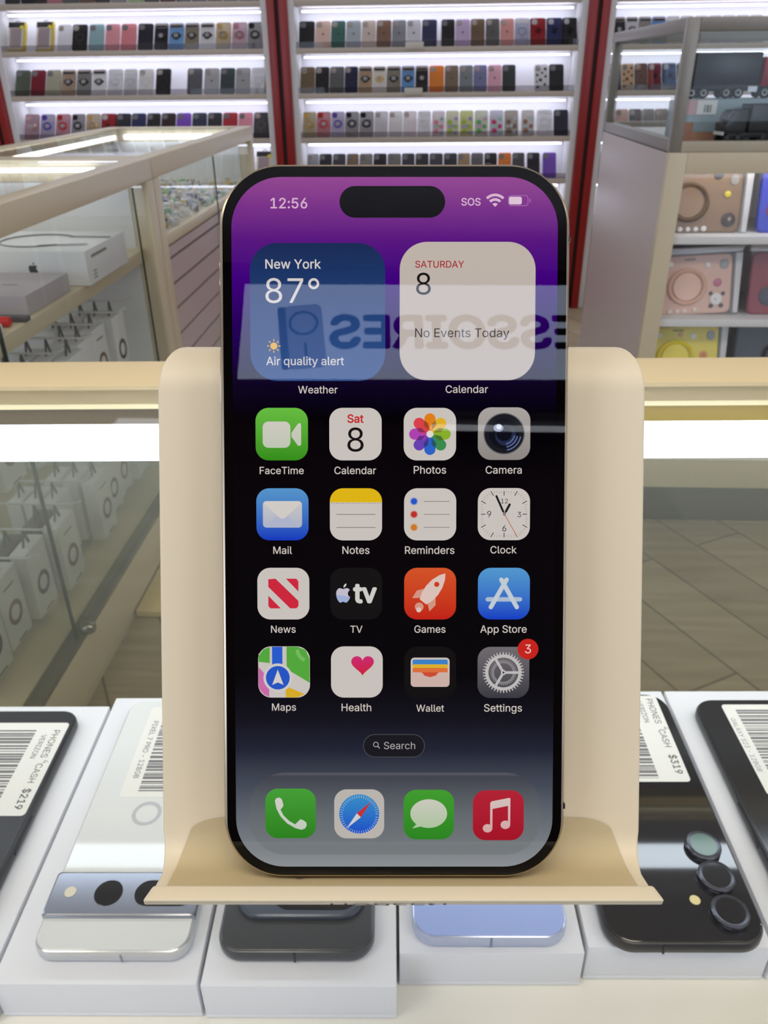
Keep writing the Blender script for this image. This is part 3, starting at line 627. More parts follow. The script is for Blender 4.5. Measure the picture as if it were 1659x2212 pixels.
t = thing('white_tray', 'low white tray at the near end of the left case shelf', 'tray', loc=(-.73, 1.225, .8625))
MB().slab(lambda i: rrect(.14 - 2 * i, .09 - 2 * i, .012, 4, -.06, .04), 0, .018, .004, CARD).obj('tray_body', t)
# hanging cartons
def hbox_meshes():
    b = MB().box(-.032, 0, -.042, .042, -.185, -.032, CARD); ME['hb'] = b.mesh('carton', .0015)
    b = MB().prism([(-.016, 0), (-.009, 0), (0, .024), (.009, 0), (.016, 0), (.003, .036), (-.003, .036)], -.001, .001, cm((96, 98, 104)), Matrix.Translation((-.016, 0, -.034)) @ Matrix.Rotation(PI / 2, 4, 'Z') @ Matrix.Rotation(PI / 2, 4, 'X')); ME['hs'] = b.mesh('hang_strap', smooth=False)
    MP = Matrix.Translation((.0005, 0, -.12)) @ Matrix.Rotation(PI / 2, 4, 'Z') @ Matrix.Rotation(PI / 2, 4, 'X')
    b = MB().ring(circ(.026, 24), circ(.016, 24), 0, cm((120, 92, 82)), MP); b.poly(rrect(.04, .004, .001, 1, 0, .06), 0, cm((120, 120, 122)), MP); b.poly(rrect(.034, .004, .001, 1, .002, -.06), 0, cm((110, 110, 112)), MP); ME['hp'] = b.mesh('printed_ring', smooth=False)
    b = MB().ring(circ(.026, 24), circ(.016, 24), 0, cm((70, 70, 72)), MP); b.poly(rrect(.034, .004, .001, 1, .002, -.06), 0, cm((110, 110, 112)), MP); ME['hp2'] = b.mesh('printed_ring', smooth=False)
    b = MB().tube([(.4, 0, 0), (0, 0, 0), (.012, 0, .001), (.03, 0, .010)], .0025, mat('chrome_wire', (200, 200, 200), .2, .8), 6); ME['pegw'] = None
hbox_meshes()
pegm = MB().tube([(-.50, 0, 0), (0, 0, 0), (.010, 0, .001), (.030, 0, .010)], .0025, mat('pale_wire', (214, 214, 214), .35), 6).mesh('wire')
DKBOX = mat('dark_card', (110, 100, 96), .5)
ylist = [1.10, 1.205, 1.31, 1.415, 1.52, 1.625, 1.73, 1.835, 1.945]
for lv, zpeg in (('upper', .757), ('lower', .465)):
    for i, y in enumerate(ylist):
        ox = .0 if i % 2 else -.02
        t = thing('peg_hook', 'chrome peg hook, %s from the near end of the %s row in the left case' % (ORD[i], lv), 'hook', loc=(-.735 + ox, y, zpeg), group='peg hooks in the left case')
        child_mesh('wire', pegm, t)
        dark = lv == 'lower' and i < 4
        for j in range(3 if i % 3 else 2):
            t = thing('hanging_carton', '%s accessory carton, %s from the front on the %s %s peg hook' % ('dark-sided' if dark else 'slim white', ORD[j], ORD[i], lv), 'carton', loc=(-.752 + ox - j * (.044 if i % 2 else .038) - (.03 if i % 3 == 1 else 0), y, zpeg - .0035), group='hanging cartons in the left case')
            child_mesh('carton', ME['hb'], t, [DKBOX] if dark and j % 2 else None); child_mesh('hang_strap', ME['hs'], t)
            if j == 0: child_mesh('printed_ring', ME['hp' if i % 2 else 'hp2'], t)
t = thing('cream_patch', 'thin cream patch on the floor beside the left display case', 'board', loc=(-.62, 1.66, .002))  # thin cream slab, a plain pale patch on the floor
MB().box(-.123, .22, -.015, .52, 0, .018, mat('cream_patch', (250, 230, 168), .5)).obj('sheet', t, .002)

# ------------------------------------------------------------------ right cabinet
rc = thing('display_cabinet', 'cream cabinet at right with open front shelves of bagged tablet cases', 'cabinet', loc=(.6, 2.153, 0))
GLOSSP = mat('glossy_side_panel', (196, 184, 182), .36, 0, .4)
W_, D_ = 1.3, .83
MB().box(.0, .018, .02, D_, .15, 1.068, GLOSSP).obj('side_panel', rc, .001)
MB().box(W_ - .018, W_, .02, D_, .15, 1.068, CREAM).obj('side_panel', rc, .001)
MB().box(.0, .046, 0, .02, .235, 1.07, CREAM).obj('front_stile', rc, .0015)
MB().box(W_ - .046, W_, 0, .02, .235, 1.07, CREAM).obj('front_stile', rc, .0015)
MB().box(.046, W_ - .046, 0, .02, 1.022, 1.07, CREAM).obj('front_rail', rc, .0015)
MB().box(.0, W_, 0, D_, .145, .234, CREAM).obj('base_board', rc, .002)
MB().box(.06, W_ - .06, .06, D_ - .06, 0, .144, mat('dark_kick', (70, 62, 56), .6)).obj('kick_plinth', rc, smooth=False)
MB().box(.018, W_ - .018, .022, D_, 1.045, 1.0695, CREAM).obj('top_board', rc, smooth=False)
MB().box(.018, W_ - .018, D_ - .5, D_ - .48, .236, 1.044, WHITE).obj('back_panel', rc, smooth=False)
for z in (.868, .650, .445): MB().box(.02, W_ - .02, .024, D_ - .505, z - .02, z, WHITE).obj('shelf', rc, .001)
MB().box(.05, W_ - .05, .026, .04, 1.03, 1.042, emit('cabinet_led', (245, 246, 255), 8)).obj('light_strip', rc, smooth=False)
BAG = glass('plastic_bag', (250, 250, 250), .6, .12, milk=.02); BAGW = glass('bag_edge', (240, 240, 240), 1.0, .1, milk=.6)
def tablet_case(name_lab, x, z, w, h, rgb, deco, tilt=0.0, yy=2.225, bag=True, lean=14):
    t = thing('tablet_case', name_lab, 'tablet case', group='bagged tablet cases in the right cabinet')
    t.matrix_world = Matrix.Translation((x, yy, z + .002)) @ Matrix.Rotation(math.radians(tilt), 4, 'Y') @ Matrix.Rotation(PI / 2 - math.radians(lean), 4, 'X')
    body = cm(rgb, .45); dk = cm(tuple(int(v * .72) for v in rgb), .45); lt = cm(tuple(min(255, int(v * 1.06)) for v in rgb), .45)
    MB().slab(lambda i: rrect(w - 2 * i, h - 2 * i, .016, 5, 0, h / 2), -.02, 0, .005, body).obj('shell', t)
    cx, cy, R = deco.get('c', (-.01, .075)), 0, .052
    b = MB(); Mr = Matrix.Translation((deco.get('cx', -.015), h * .47, 0))
    b.lathe([(.001, .004), (.030, .004), (.037, .006), (.039, .0025)], lt, 30, Mr); b.obj('grip_disc', t)
    b = MB().tube([(.048 * math.cos(a), .044 * math.sin(a), .004) for a in [2 * PI * k / 30 for k in range(30)]], .0055, body if not deco.get('dark') else dk, 8, Mr, True); b.obj('grip_ring', t)
    MB().prism(rrect(.032, .006, .003, 4, -.012, h - .012), .0001, .001, dk).obj('strap_slot', t)
    b = MB().slab(lambda i: rrect(.022 - 2 * i, .026 - 2 * i, .010, 5, w / 2 - .024, h - .028), -.001, .003, .001, cm((150, 146, 140), .3)); b.obj('camera_cutout', t)
    b = MB()
    for (dx, dy, r_, c_) in deco['dots']: b.lathe([(r_, 0), (r_, .003), (r_ * .6, .0045)], cm(c_), 14, Matrix.Translation((dx * w / 2, dy * h, 0)))
    b.obj('rubber_charm', t)
    if bag:
        b = MB().slab(lambda i: rrect(w + .03 - 2 * i, h + .028 - 2 * i, .006, 2, .004, h / 2 + .008), -.024, .0075, .004, BAG); b.obj('plastic_bag', t)
        b = MB().prism([(-w / 2 - .012, h + .002), (w / 2 + .02, h + .003), (w / 2 + .028, h + .018), (-w / 2 - .012, h + .018)], -.012, .008, BAGW)
        b.prism([(w / 2 + .004, 0), (w / 2 + .016, 0), (w / 2 + .022, h), (w / 2 + .004, h)], -.014, .0085, BAGW); b.obj('bag_seal', t)
    return t
tablet_case('brown tablet case with dark eye charm in clear bag, top cabinet shelf', .730, .868, .205, .158, (140, 110, 78), {'cx': -.035, 'dark': 1, 'dots': [(.70, .20, .018, (62, 46, 40)), (.72, .21, .008, (224, 196, 160)), (.62, .6, .008, (226, 206, 40)), (.35, .9, .012, (52, 42, 40)), (-.5, .05, .006, (226, 226, 224)), (-.3, .05, .006, (226, 226, 224)), (-.1, .05, .006, (226, 226, 224)), (.1, .06, .007, (226, 226, 224))]})
tablet_case('blue tablet case with red and grey shapes, beside the brown one', .982, .868, .205, .158, (44, 58, 190), {'cx': .0, 'dots': [(-.6, .35, .022, (170, 34, 40)), (-.45, .28, .013, (150, 150, 152))]})
tablet_case('pale pink tablet case with panda charm in clear bag, middle cabinet shelf', .750, .650, .208, .158, (226, 186, 166), {'cx': -.018, 'dots': [(-.62, .86, .008, (240, 238, 238)), (.35, .82, .007, (240, 238, 238)), (.62, .52, .011, (196, 110, 136)), (.60, .24, .016, (236, 234, 232)), (.46, .34, .005, (70, 60, 56)), (.78, .33, .005, (70, 60, 56)), (.48, .13, .006, (90, 76, 66)), (.74, .13, .006, (90, 76, 66)), (.58, .24, .004, (50, 44, 44)), (-.6, .06, .006, (236, 220, 206)), (-.4, .06, .006, (236, 220, 206)), (-.2, .06, .006, (236, 220, 206)), (0.05, .08, .006, (236, 220, 206))]}, tilt=-3)
tablet_case('dark red tablet case with black shape, right of the pink one', 1.004, .650, .208, .165, (140, 30, 36), {'cx': .02, 'dots': [(-.5, .3, .026, (42, 38, 42)), (-.3, .22, .014, (130, 128, 130))]})
tablet_case('yellow tablet case with orange flower charm in clear bag, lower shelf', .750, .445, .208, .165, (240, 222, 66), {'cx': -.018, 'dots': [(-.62, .85, .008, (246, 244, 220)), (.3, .82, .009, (246, 244, 230)), (.6, .5, .011, (230, 150, 60)), (.6, .5, .005, (200, 90, 50)), (-.05, .86, .007, (226, 180, 120))]}, tilt=-2)
tablet_case('black tablet case in clear bag, right of the yellow one', 1.004, .445, .208, .168, (36, 34, 34), {'cx': .02, 'dots': [(.5, .5, .01, (60, 58, 58))]})

# steel framed glass box on top of the cabinet
gb = thing('glass_showcase', 'grey steel framed glass box on top of the right cabinet, holding toy trucks', 'display case', loc=(.6, 2.155, 1.0705))
GW, GD, GH, ft = 1.25, .83, .283, .028
for z0 in (0, GH - ft):
    MB().box(ft, GW - ft, 0, ft, z0, z0 + (ft if z0 else .024), STEEL if z0 else mat('beige_bar', (176, 166, 148), .4)).obj('frame_bar', gb, .002); MB().box(ft, GW - ft, GD - ft, GD, z0, z0 + ft, STEEL).obj('frame_bar', gb, .002)
    MB().box(0, ft, ft, GD - ft, z0, z0 + ft, STEEL).obj('frame_bar', gb, .002); MB().box(GW - ft, GW, ft, GD - ft, z0, z0 + ft, STEEL).obj('frame_bar', gb, .002)
for x in (0, GW - ft):
    for y in (0, GD - ft): MB().box(x, x + ft, y, y + ft, 0, GH, STEEL).obj('frame_post', gb, .002)
for (a, b_, c, d) in ((.011, .016, ft, GD - ft), (GW - .016, GW - .011, ft, GD - ft)): MB().box(a, b_, c, d, ft, GH - ft, GLASS).obj('side_glass', gb, smooth=False)
for (c, d) in ((.011, .016), (GD - .016, GD - .011)): MB().box(ft, GW - ft, c, d, ft, GH - ft, GLASS).obj('side_glass', gb, smooth=False)
MB().box(ft, GW - ft, ft, GD - ft, GH - .014, GH - .009, GLASS).obj('top_glass', gb, smooth=False)
MB().box(ft, GW - ft, ft, GD - ft, .001, .012, WHITE).obj('floor_board', gb, smooth=False)
ZB = 1.0705 + .0125
t = thing('toy_box', 'long printed toy box, blue grey with a barcode sticker, under the large toy truck', 'box', loc=(.665, 2.33, ZB))
PB = mat('printed_sky', (150, 168, 180), .4, noise=.25, nscale=14)
MB().box(0, .42, 0, .13, 0, .098, PB).obj('carton', t, .001)
b = MB().box(-.0006, .06, -.0008, -.0002, .062, .097, cm((206, 166, 170))); b.box(-.0006, .10, -.0008, -.0002, .0, .022, cm((178, 130, 108))); b.box(-.0006, .035, -.0009, -.0003, .0, .045, cm((170, 116, 92))); b.obj('print_panel', t, smooth=False)
b = MB().box(.038, .088, -.0016, -.0009, .063, .096, CARD)
for k, wd in enumerate((.002, .001, .003, .001, .002, .001)): b.box(.056 + .0035 * k, .056 + .0035 * k + wd, -.002, -.0017, .068, .085, cm((60, 60, 62)))
b.obj('barcode_sticker', t, smooth=False)
TRK = mat('toy_black', (38, 40, 44), .3); TIRE = cm((20, 20, 22)); RIM = mat('rim_chrome', (222, 222, 226), .3, .2); TRED = mat('toy_red', (168, 24, 40), .3)
def wheel(par, x, y, z, r, wd):
    Mw = Matrix.Translation((x, y, z)) @ Matrix.Rotation(PI / 2, 4, 'X')
    o = MB().lathe([(r * .8, 0), (r, wd * .15), (r, wd * .85), (r * .8, wd)], TIRE, 20, Mw).obj('wheel', par)
    MB().lathe([(r * .62, -.001), (r * .55, .002), (r * .3, -.001), (r * .12, -.002)], RIM, 14, Matrix.Translation((x, y, z)) @ Matrix.Rotation(PI / 2, 4, 'X') @ Matrix.Translation((0, 0, wd))).obj('rim', o)
def toy_truck(t, s, cabm, h):
    RX_ = Matrix.Rotation(PI / 2, 4, 'X')
    MB().box(0, .235 * s, -.035 * h, .035 * h, .034 * h, .114 * h, TRK).obj('trailer', t, .004 * s)
    MB().box(.0, .30 * s, -.028 * h, .028 * h, .018 * h, .033 * h, cm((28, 28, 30))).obj('chassis', t, .001)
    b = MB().prism([(.245 * s, .03 * h), (.315 * s, .03 * h), (.317 * s, .06 * h), (.305 * s, .068 * h), (.292 * s, .098 * h), (.247 * s, .102 * h)], -.033 * h, .033 * h, cabm, RX_); b.obj('cab', t, .003 * s)
    MB().prism([(.296 * s, .070 * h), (.306 * s, .070 * h), (.2965 * s, .092 * h), (.290 * s, .092 * h)], -.029 * h, .029 * h, mat('toy_window', (90, 96, 104), .1), Matrix.Translation((.004 * s, 0, 0)) @ RX_).obj('windscreen', t)
    MB().box(.316 * s, .320 * s, -.03 * h, .03 * h, .026 * h, .036 * h, RIM).obj('bumper', t)
    MB().box(.205 * s, .235 * s, -.034 * h, -.028 * h, .016 * h, .03 * h, RIM).obj('fuel_tank', t)
    for x in (.02, .06, .135, .175, .262, .298):
        wheel(t, x * s, -.024 * h, .0145 * h, .0145 * h, .011 * h); wheel(t, x * s, .035 * h, .0145 * h, .0145 * h, .011 * h)
t = thing('toy_truck', 'large black toy truck with red cab, standing on the printed box', 'toy truck', loc=(.674, 2.385, ZB + .0985)); toy_truck(t, .77, TRED, .92)
t = thing('toy_truck', 'small dark toy truck with long sleeper cab in front of printed box', 'toy truck', loc=(.985, 2.29, ZB), rz=PI + .18); toy_truck(t, .78, TRK, .78)
MB().box(.03, .2, -.022, .022, .0825, .0835, cm((120, 124, 136))).obj('roof_panel', t)

# ------------------------------------------------------------------ counter showcase
GT = 1.079            # upper face of the counter glass
ct = thing('counter_showcase', 'glass topped counter with cream rear rail and light bar, holding boxed phones', 'counter', M=KM.copy())
XA, XB = -.62, .82
yr0 = pix(170, 832, 2, GT, KROT).y; yr1 = pix(170, 779, 2, GT, KROT).y
RAILM = mat('rail_paint', (230, 209, 164), .5)
MB().box(XA, XB, yr0, yr1, GT - .016, GT, RAILM).obj('top_rail', ct, .003)
CHAN = mat('channel_metal', (128, 120, 96), .45, .3)
zt_ = [GT - .0163] + [pix(829, p, 1, yr0, KROT).z for p in (839, 846, 857, 871, 918)]
CHD = mat('channel_dark', (58, 53, 42), .6); b = MB()
BRN = mat('channel_brown', (92, 80, 62), .5)
for (za, zb_, off, xa, xb, mt) in ((zt_[0], zt_[1], .0, XA, XB, mat('channel_lip', (232, 218, 176), .4)), (zt_[1], zt_[2], .003, XA, XB, CHD), (zt_[2], zt_[3], .0006, XA, XB, mat('channel_olive', (206, 192, 134), .45)),
                                   (zt_[3], zt_[4], .0012, XA, XB, BRN), (zt_[4], zt_[5], .0012, XA, .04, BRN), (zt_[4], zt_[5], .001, .04, XB, mat('channel_gold', (150, 128, 68), .35, .1))):
    b.box(xa, xb, yr0 + off, yr1, zb_, za, mt)
b.obj('sliding_track', ct, smooth=False)
TOPG = glass('counter_glass', (252, 252, 251), .4); FRG = glass('front_glass_tinted', (243, 244, 238), .5, milk=.10, milkrgb=(190, 192, 180))
MB().box(XA, XB, -.02, yr0 - .0005, GT - .006, GT - .0005, TOPG).obj('top_glass', ct, smooth=False)
MB().box(XA, XB, yr0 + .012, yr0 + .018, .22, zt_[5] - .001, FRG).obj('front_glass', ct, smooth=False)
ZSH = .8402
MB().box(XA, XB, -.02, .418, ZSH - .02, ZSH, mat('counter_shelf', (240, 238, 228), .4)).obj('shelf', ct, .002)
MB().box(XA, XB, .30, .41, ZSH - .10, ZSH - .021, WHITE).obj('shelf_support', ct, smooth=False)
for x in (XA, XB - .02): MB().box(x, x + .02, -.02, yr1, .2, GT - .045, CREAM).obj('side_panel', ct, smooth=False)
MB().box(XA, XB, -.02, yr1, .16, .2, CREAM).obj('floor_board', ct, .002); MB().box(XA + .05, XB - .05, .05, yr1 - .05, 0, .159, mat('dark_kick', (70, 62, 56), .6)).obj('kick_plinth', ct, smooth=False)
# light bar: slim diffuser hung below the glass
q0 = pix(829, 913.5, 2, GT - .0123, KROT); q1 = pix(829, 989, 2, GT - .022, KROT)
b = MB(); prof = [(q0.y, q0.z), (q1.y, q1.z), (q1.y + .0006, q1.z - .0012), (q0.y + .0006, q0.z - .0012)]
MBAR = Matrix(((0, 0, 1, 0), (1, 0, 0, 0), (0, 1, 0, 0), (0, 0, 0, 1)))
b.prism([prof[0], prof[1], prof[2], prof[3]][::-1], XA + .021, XB - .021, emit('bar_diffuser', (226, 238, 250), BAR_L), MBAR); b.obj('light_bar', ct, smooth=False)
b = MB(); 
for x in (XA + .021, XB - .033): b.box(x, x + .012, q1.y, q0.y, GT - .034, GT - .0065, STEEL)
b.obj('bar_bracket', ct, smooth=False)

# boxes with phones on them
ZT = .868
BOXM = mat('phone_box_card', (232, 234, 239), .45)
def phone_box(label, x0, x1, y0, y1):
    t = thing('phone_box', label, 'box', M=kplace((x0 + x1) / 2, (y0 + y1) / 2, ZSH + .0003), group='white phone boxes on the counter shelf')
    hx, hy, hz = (x1 - x0) / 2, (y1 - y0) / 2, ZT - ZSH - .0006
    MB().box(-hx, hx, -hy, hy, .0, .003, BOXM).obj('box_base', t, .0006)
    MB().box(-hx, hx, -hy, hy, .0031, hz, BOXM).obj('lid', t, .0008)
phone_box('white box under the black phone priced 219, far left', -.290, -.1972, .215, .4095)
phone_box('white box under the white phone with silver camera bar', -.1952, -.0958, .2187, .4178)
phone_box('white box under the dark grey phone, front left of centre', -.0938, .0007, .218, .418)
phone_box('white box under the lavender blue phone', .0022, .0942, .2344, .4225)
phone_box('white box under the black three-lens phone priced 319', .0965, .1882, .2376, .4237)
phone_box('white box under the black phone at the far right', .1903, .286, .2376, .4237)
PT = .0082
def phone_slab(label, x0, x1, y0, y1, frame, back, r=.011, edge=.0022, group='phones lying on white boxes', th=PT, z=ZT, rz=0.0, gloss=.06):
    t = thing('smartphone', label, 'phone', M=kplace((x0 + x1) / 2, (y0 + y1) / 2, z + .0003, rz), group=group)
    w, h = x1 - x0, y1 - y0
    MB().slab(lambda i: rrect(w - 2 * i, h - 2 * i, max(.002, r - i), 8), 0, th, edge, frame).obj('frame', t)
    MB().slab(lambda i: rrect(w - .0026 - 2 * i, h - .0026 - 2 * i, max(.002, r - .0013 - i), 8), th - .0006, th + .0004, .0004, back).obj('back_glass', t)
    return t, w, h, th + .0004
def sticker(t, w, h, x, y, z, lines, bars, name='price_label', flip=False):
    """paper label; local x right, y away. lines run along -y (read from the far end)."""
    o = MB().prism(rrect(w, h, .0025, 4, x, y), z + .00005, z + .0002, mat('label_paper', (228, 228, 222), .6)).obj(name, t)
    b = MB(); ink = mat('label_ink', (66, 66, 70), .6); gk = mat('label_ink_grey', (118, 116, 118), .6)
    bx0, bx1, by0, by1 = bars; yy = by1
    rs = random.Random(int(abs(x) * 1e5) + 3)
    while yy > by0:
        d = rs.choice((.0006, .0010, .0016, .0022)); b.box(bx0, bx1, max(by0, yy - d), yy, z + .00021, z + .00024, ink if d < .0012 else gk); yy -= d + rs.choice((.0006, .0010, .0014))
    for (st, tx, ty, tw, bold, mm) in lines:
        Mx = Matrix.Translation((tx, ty, z + .00024)) @ Matrix.Rotation(-PI / 2, 4, 'Z')
        b.text(st, ink if mm else gk, 0, 0, 0, width=tw, bold=bold, M=Mx)
    b.obj('label_print', o, smooth=False)
BLKG = mat('black_gloss', (38, 38, 41), .05, 0, 1.0); BLKF = mat('black_frame', (44, 44, 47), .3); BLKM = mat('black_satin', (52, 53, 57), .38)
WGL = mat('white_gloss', (222, 225, 224), .05); SIL = mat('silver_polish', (190, 196, 206), .12, .9); SILB = mat('silver_bar', (168, 172, 184), .22, .85)
# far left black phone
t, w_, h_, z_ = phone_slab('black phone with white price label reading 219, far left', -.2865, -.2110, .238, .3965, BLKF, BLKM)
sticker(t, .0620, .0745, .0070 - .003, .0295, z_, [('PHONES', .0268, .0600, .0235, .0, 1), ('CASH', .0268, .0315, .0150, .0, 1), ('$219', .0268, .0120, .0150, .01, 1), ('VERIZON', .0205, .0560, .0200, .0, 1), ('4', .0300, .0345, .0025, 0, 0)], (-.026, .0155, .0, .0600))
MB().box(w_ / 2 - .0005, w_ / 2 + .0006, -.03, -.005, .003, .0055, BLKF).obj('side_button', t, .0004)
# white phone with camera bar
t, w_, h_, z_ = phone_slab('white phone with polished silver camera bar, left of the stand', -.1793, -.1012, .2290, .4055, mat('pearl_frame', (206, 208, 210), .18, .5), WGL, r=.010)
MB().slab(lambda i: rrect(w_ + .0006 - 2 * i, .0255 - 2 * i, .002, 3, 0, -.0580), PT - .003, z_ + .0022, .0012, SILB).obj('camera_bar', t)
zc = z_ + .0022
MB().prism(capsule(-.0085, -.0580, -.0085 + .0001, -.0580, .0072, 14), zc, zc + .0003, BLKG).obj('camera_lens', t)
MB().prism(capsule(.0125, -.0580, .0300, -.0580, .0072, 12), zc, zc + .0003, BLKG).obj('camera_lens', t)
MB().prism(circ(.0030, 18, -.0285, -.0575), zc, zc + .0003, mat('flash_lens', (222, 216, 196), .2)).obj('flash', t)
MB().box(.0055, .0065, -h_ / 2 - .0003, -h_ / 2 + .0008, .001, PT - .002, cm((150, 152, 154))).obj('antenna_band', t)
sticker(t, .060, .0757, .0072, .0433, z_, [('PIXEL 7 PRO - 128GB', -.0185, .0680, .0480, 0, 1)], (-.0125, .034, .0100, .0750))
MB().ring(circ(.0085, 24, -.003, -.006), circ(.0062, 24, -.003, -.006), z_ + .0001, cm((184, 187, 190))).obj('round_emblem', t)
# dark grey phone under the stand
t, w_, h_, z_ = phone_slab('dark grey phone lying under the front lip of the stand', -.0880, -.0102, .2290, .388, mat('slate_frame', (74, 78, 82), .25, .3), mat('slate_back', (70, 72, 75), .22), r=.012)
MB().slab(lambda i: rrect(.066 - 2 * i, .030 - 2 * i, .012, 6, .001, -.0480), z_ - .0004, z_ + .0030, .0016, mat('slate_bump', (86, 92, 104), .25, .3)).obj('camera_bump', t)
MB().prism(rrect(.046, .022, .010, 6, .0085, -.0480), z_ + .0030, z_ + .0034, BLKG).obj('camera_glass', t)
MB().prism(circ(.0036, 18, -.0235, -.0500), z_ + .0030, z_ + .0034, mat('flash_pearl', (226, 226, 220), .3)).obj('flash', t)
MB().box(-.0005, .0005, -h_ / 2 - .0003, -h_ / 2 + .0008, .001, PT - .001, cm((40, 42, 44))).obj('antenna_band', t)
# lavender phone
t, w_, h_, z_ = phone_slab('lavender blue phone lying right of centre under the stand', .0086, .0869, .2368, .392, mat('lavender_frame', (186, 196, 222), .2, .4), mat('lavender_back', (158, 178, 232), .3), r=.012)
MB().box(-.0005, .0005, -h_ / 2 - .0003, -h_ / 2 + .0008, .001, PT - .001, cm((120, 132, 160))).obj('antenna_band', t)
MB().slab(lambda i: rrect(.032 - 2 * i, .032 - 2 * i, .009, 6, -.018, .058), z_ - .0004, z_ + .001, .0006, mat('lavender_back', (158, 178, 232), .3)).obj('camera_plate', t)
# black three-lens phone
t, w_, h_, z_ = phone_slab('glossy black phone with three round lenses and label reading 319', .1044, .1848, .2335, .4115, BLKF, BLKG, r=.014)
cx0, cy0 = (.1044 + .1848) / 2, (.2335 + .4115) / 2
RIMG = mat('lens_rim', (92, 94, 104), .25, .7)
for (x, y, green) in ((.1688, .2880, 1), (.1692, .2692, 0), (.1690, .2492, 0)):
    o = MB().lathe([(.0090, 0), (.0094, .0008), (.0094, .0028), (.0086, .0034), (.0072, .0031)], RIMG, 32, Matrix.Translation((x - cx0, y - cy0, z_))).obj('camera_lens', t)
    MB().lathe([(.0071, .0032), (.0058, .0028), (.003, .0030), (.00005, .0031)], mat('lens_glass_green', (70, 104, 88), .12) if green else BLKG, 28, Matrix.Translation((x - cx0, y - cy0, z_ + .0001))).obj('lens_glass', o)
MB().prism(circ(.0027, 18, .1543 - cx0, .2570 - cy0), z_, z_ + .0003, mat('flash_yellow', (232, 220, 160), .2)).obj('flash', t)
MB().box(-.0130, -.0120, -h_ / 2 - .0003, -h_ / 2 + .0008, .001, PT - .001, cm((28, 28, 30))).obj('antenna_band', t)
sticker(t, .066, .0745, .0005, .0490, z_, [('PHONES', .0262, .0830, .0230, .0, 1), ('CASH', .0262, .0545, .0150, .0, 1), ('$319', .0262, .0330, .0150, .01, 1), ('VERIZON', .0195, .0810, .0200, .0, 1), ('4', .0300, .0570, .0025, 0, 0)], (-.026, .0150, .0145, .0800))
# far right black phone
t, w_, h_, z_ = phone_slab('matte black phone with barcode label, lying at the far right', .2018, .2780, .2480, .4060, BLKF, mat('black_back', (46, 46, 48), .15), r=.013)
sticker(t, .056, .0760, .0075, .0350, z_, [('GALAXY S23 - 128GB', -.0190, .0600, .0450, 0, 0)], (-.0125, .030, .0020, .0680))
MB().box(-w_ / 2 - .0006, -w_ / 2 + .0005, -.035, -.005, .003, .0055, BLKF).obj('side_button', t, .0004)
# phone in the next row, only its far edge in view
t, w_, h_, z_ = phone_slab('black rimmed blue phone at the bottom right edge, nearest row', .146, .222, .045, .1976, BLKF, mat('blue_back', (36, 84, 130), .15), r=.013, group='phones in the nearest row', z=ZSH + .028)
phone_box('white box under the blue phone in the nearest row', .141, .227, .030, .1968)

# ------------------------------------------------------------------ the phone on its stand
TILT = math.radians(2.45)
PV = UPV * math.cos(TILT) - FWD * math.sin(TILT)
PU = RGT.copy(); PN = PU.cross(PV)
PC = CAM + (FWD + RGT * ((852 - CX) / F_PX) - UPV * ((1125 - CY) / F_PX)) * .1755
PH, PW = .1600, .0774
P0 = PC - PV * .0815          # bottom centre of the front face
PM = Matrix.Identity(4)
for i in range(3):
    PM[i][0] = PU[i]; PM[i][1] = PV[i]; PM[i][2] = PN[i]; PM[i][3] = P0[i]
PMI = PM.inverted()
def S(px, py, n=0.0):
    d = FWD + RGT * ((px - CX) / F_PX) - UPV * ((py - CY) / F_PX)
    t = ((P0 + PN * n - CAM).dot(PN)) / d.dot(PN)
    q = PMI @ (CAM + d * t); return q.x, q.y
def L(px):       # length of px pixels on the screen
    return px / F_PX * .1762

ph = thing('smartphone', 'lit phone showing its home screen at 12:56, leaning on the cream stand', 'phone', M=PM)
FRAME = mat('polished_dark_steel', (184, 168, 146), .2, .9)
fo = lambda i: rrect(PW - 2 * i, PH - 2 * i, .0136 - i, 14, 0, PH / 2)
MB().slab(fo, -.0078, .0, .0013, FRAME).obj('frame', ph)
BEZ = mat('bezel_black', (5, 4, 5), .5, spec=0.0)
MB().poly(rrect(PW - .0018, PH - .0018, .0127, 14, 0, PH / 2), .00012, BEZ).obj('bezel', ph, smooth=False)
sx0, _ = S(499.5, 1000); sx1, _ = S(1200, 800); _, sy1 = S(850, 383); _, sy0 = S(850, 1871)
sx0, sx1 = -.0358, .0358
SW, SH = sx1 - sx0, sy1 - sy0
def T(py): return (S(850, py)[1] - sy0) / SH
wst = [(1871, (140, 144, 148)), (1800, (112, 119, 126)), (1700, (70, 77, 90)), (1620, (34, 37, 53)), (1550, (19, 19, 28)), (1460, (6, 6, 9)), (900, (4, 2, 6)), (830, (14, 5, 34)), (700, (38, 0, 92)), (600, (64, 2, 126)), (520, (88, 18, 128)), (450, (120, 40, 136)), (384, (146, 66, 144))]
b = MB(); b.poly(rrect(SW, SH, .0110, 14, 0, SH / 2), 0, grad('wallpaper', [(max(0, min(1, T(y))), c) for y, c in wst], 0, SH))
scr = b.obj('screen', ph, smooth=False, loc=(0, sy0, .0002))
tag(scr, 'purple to black display with app icons')
def lp_(px, py):  # pixel -> screen-local
    x, y = S(px, py); return x, y - sy0
ZS = 4e-5
WT = emit('ui_text', (206, 197, 190)); WB = emit('ui_white', (204, 196, 190))
def ui(name, fn, cx, cy, z=1):
    x, y = lp_(cx, cy); b = MB(); fn(b); return b.obj(name, scr, smooth=False, loc=(x, y, ZS * z), clean=False)
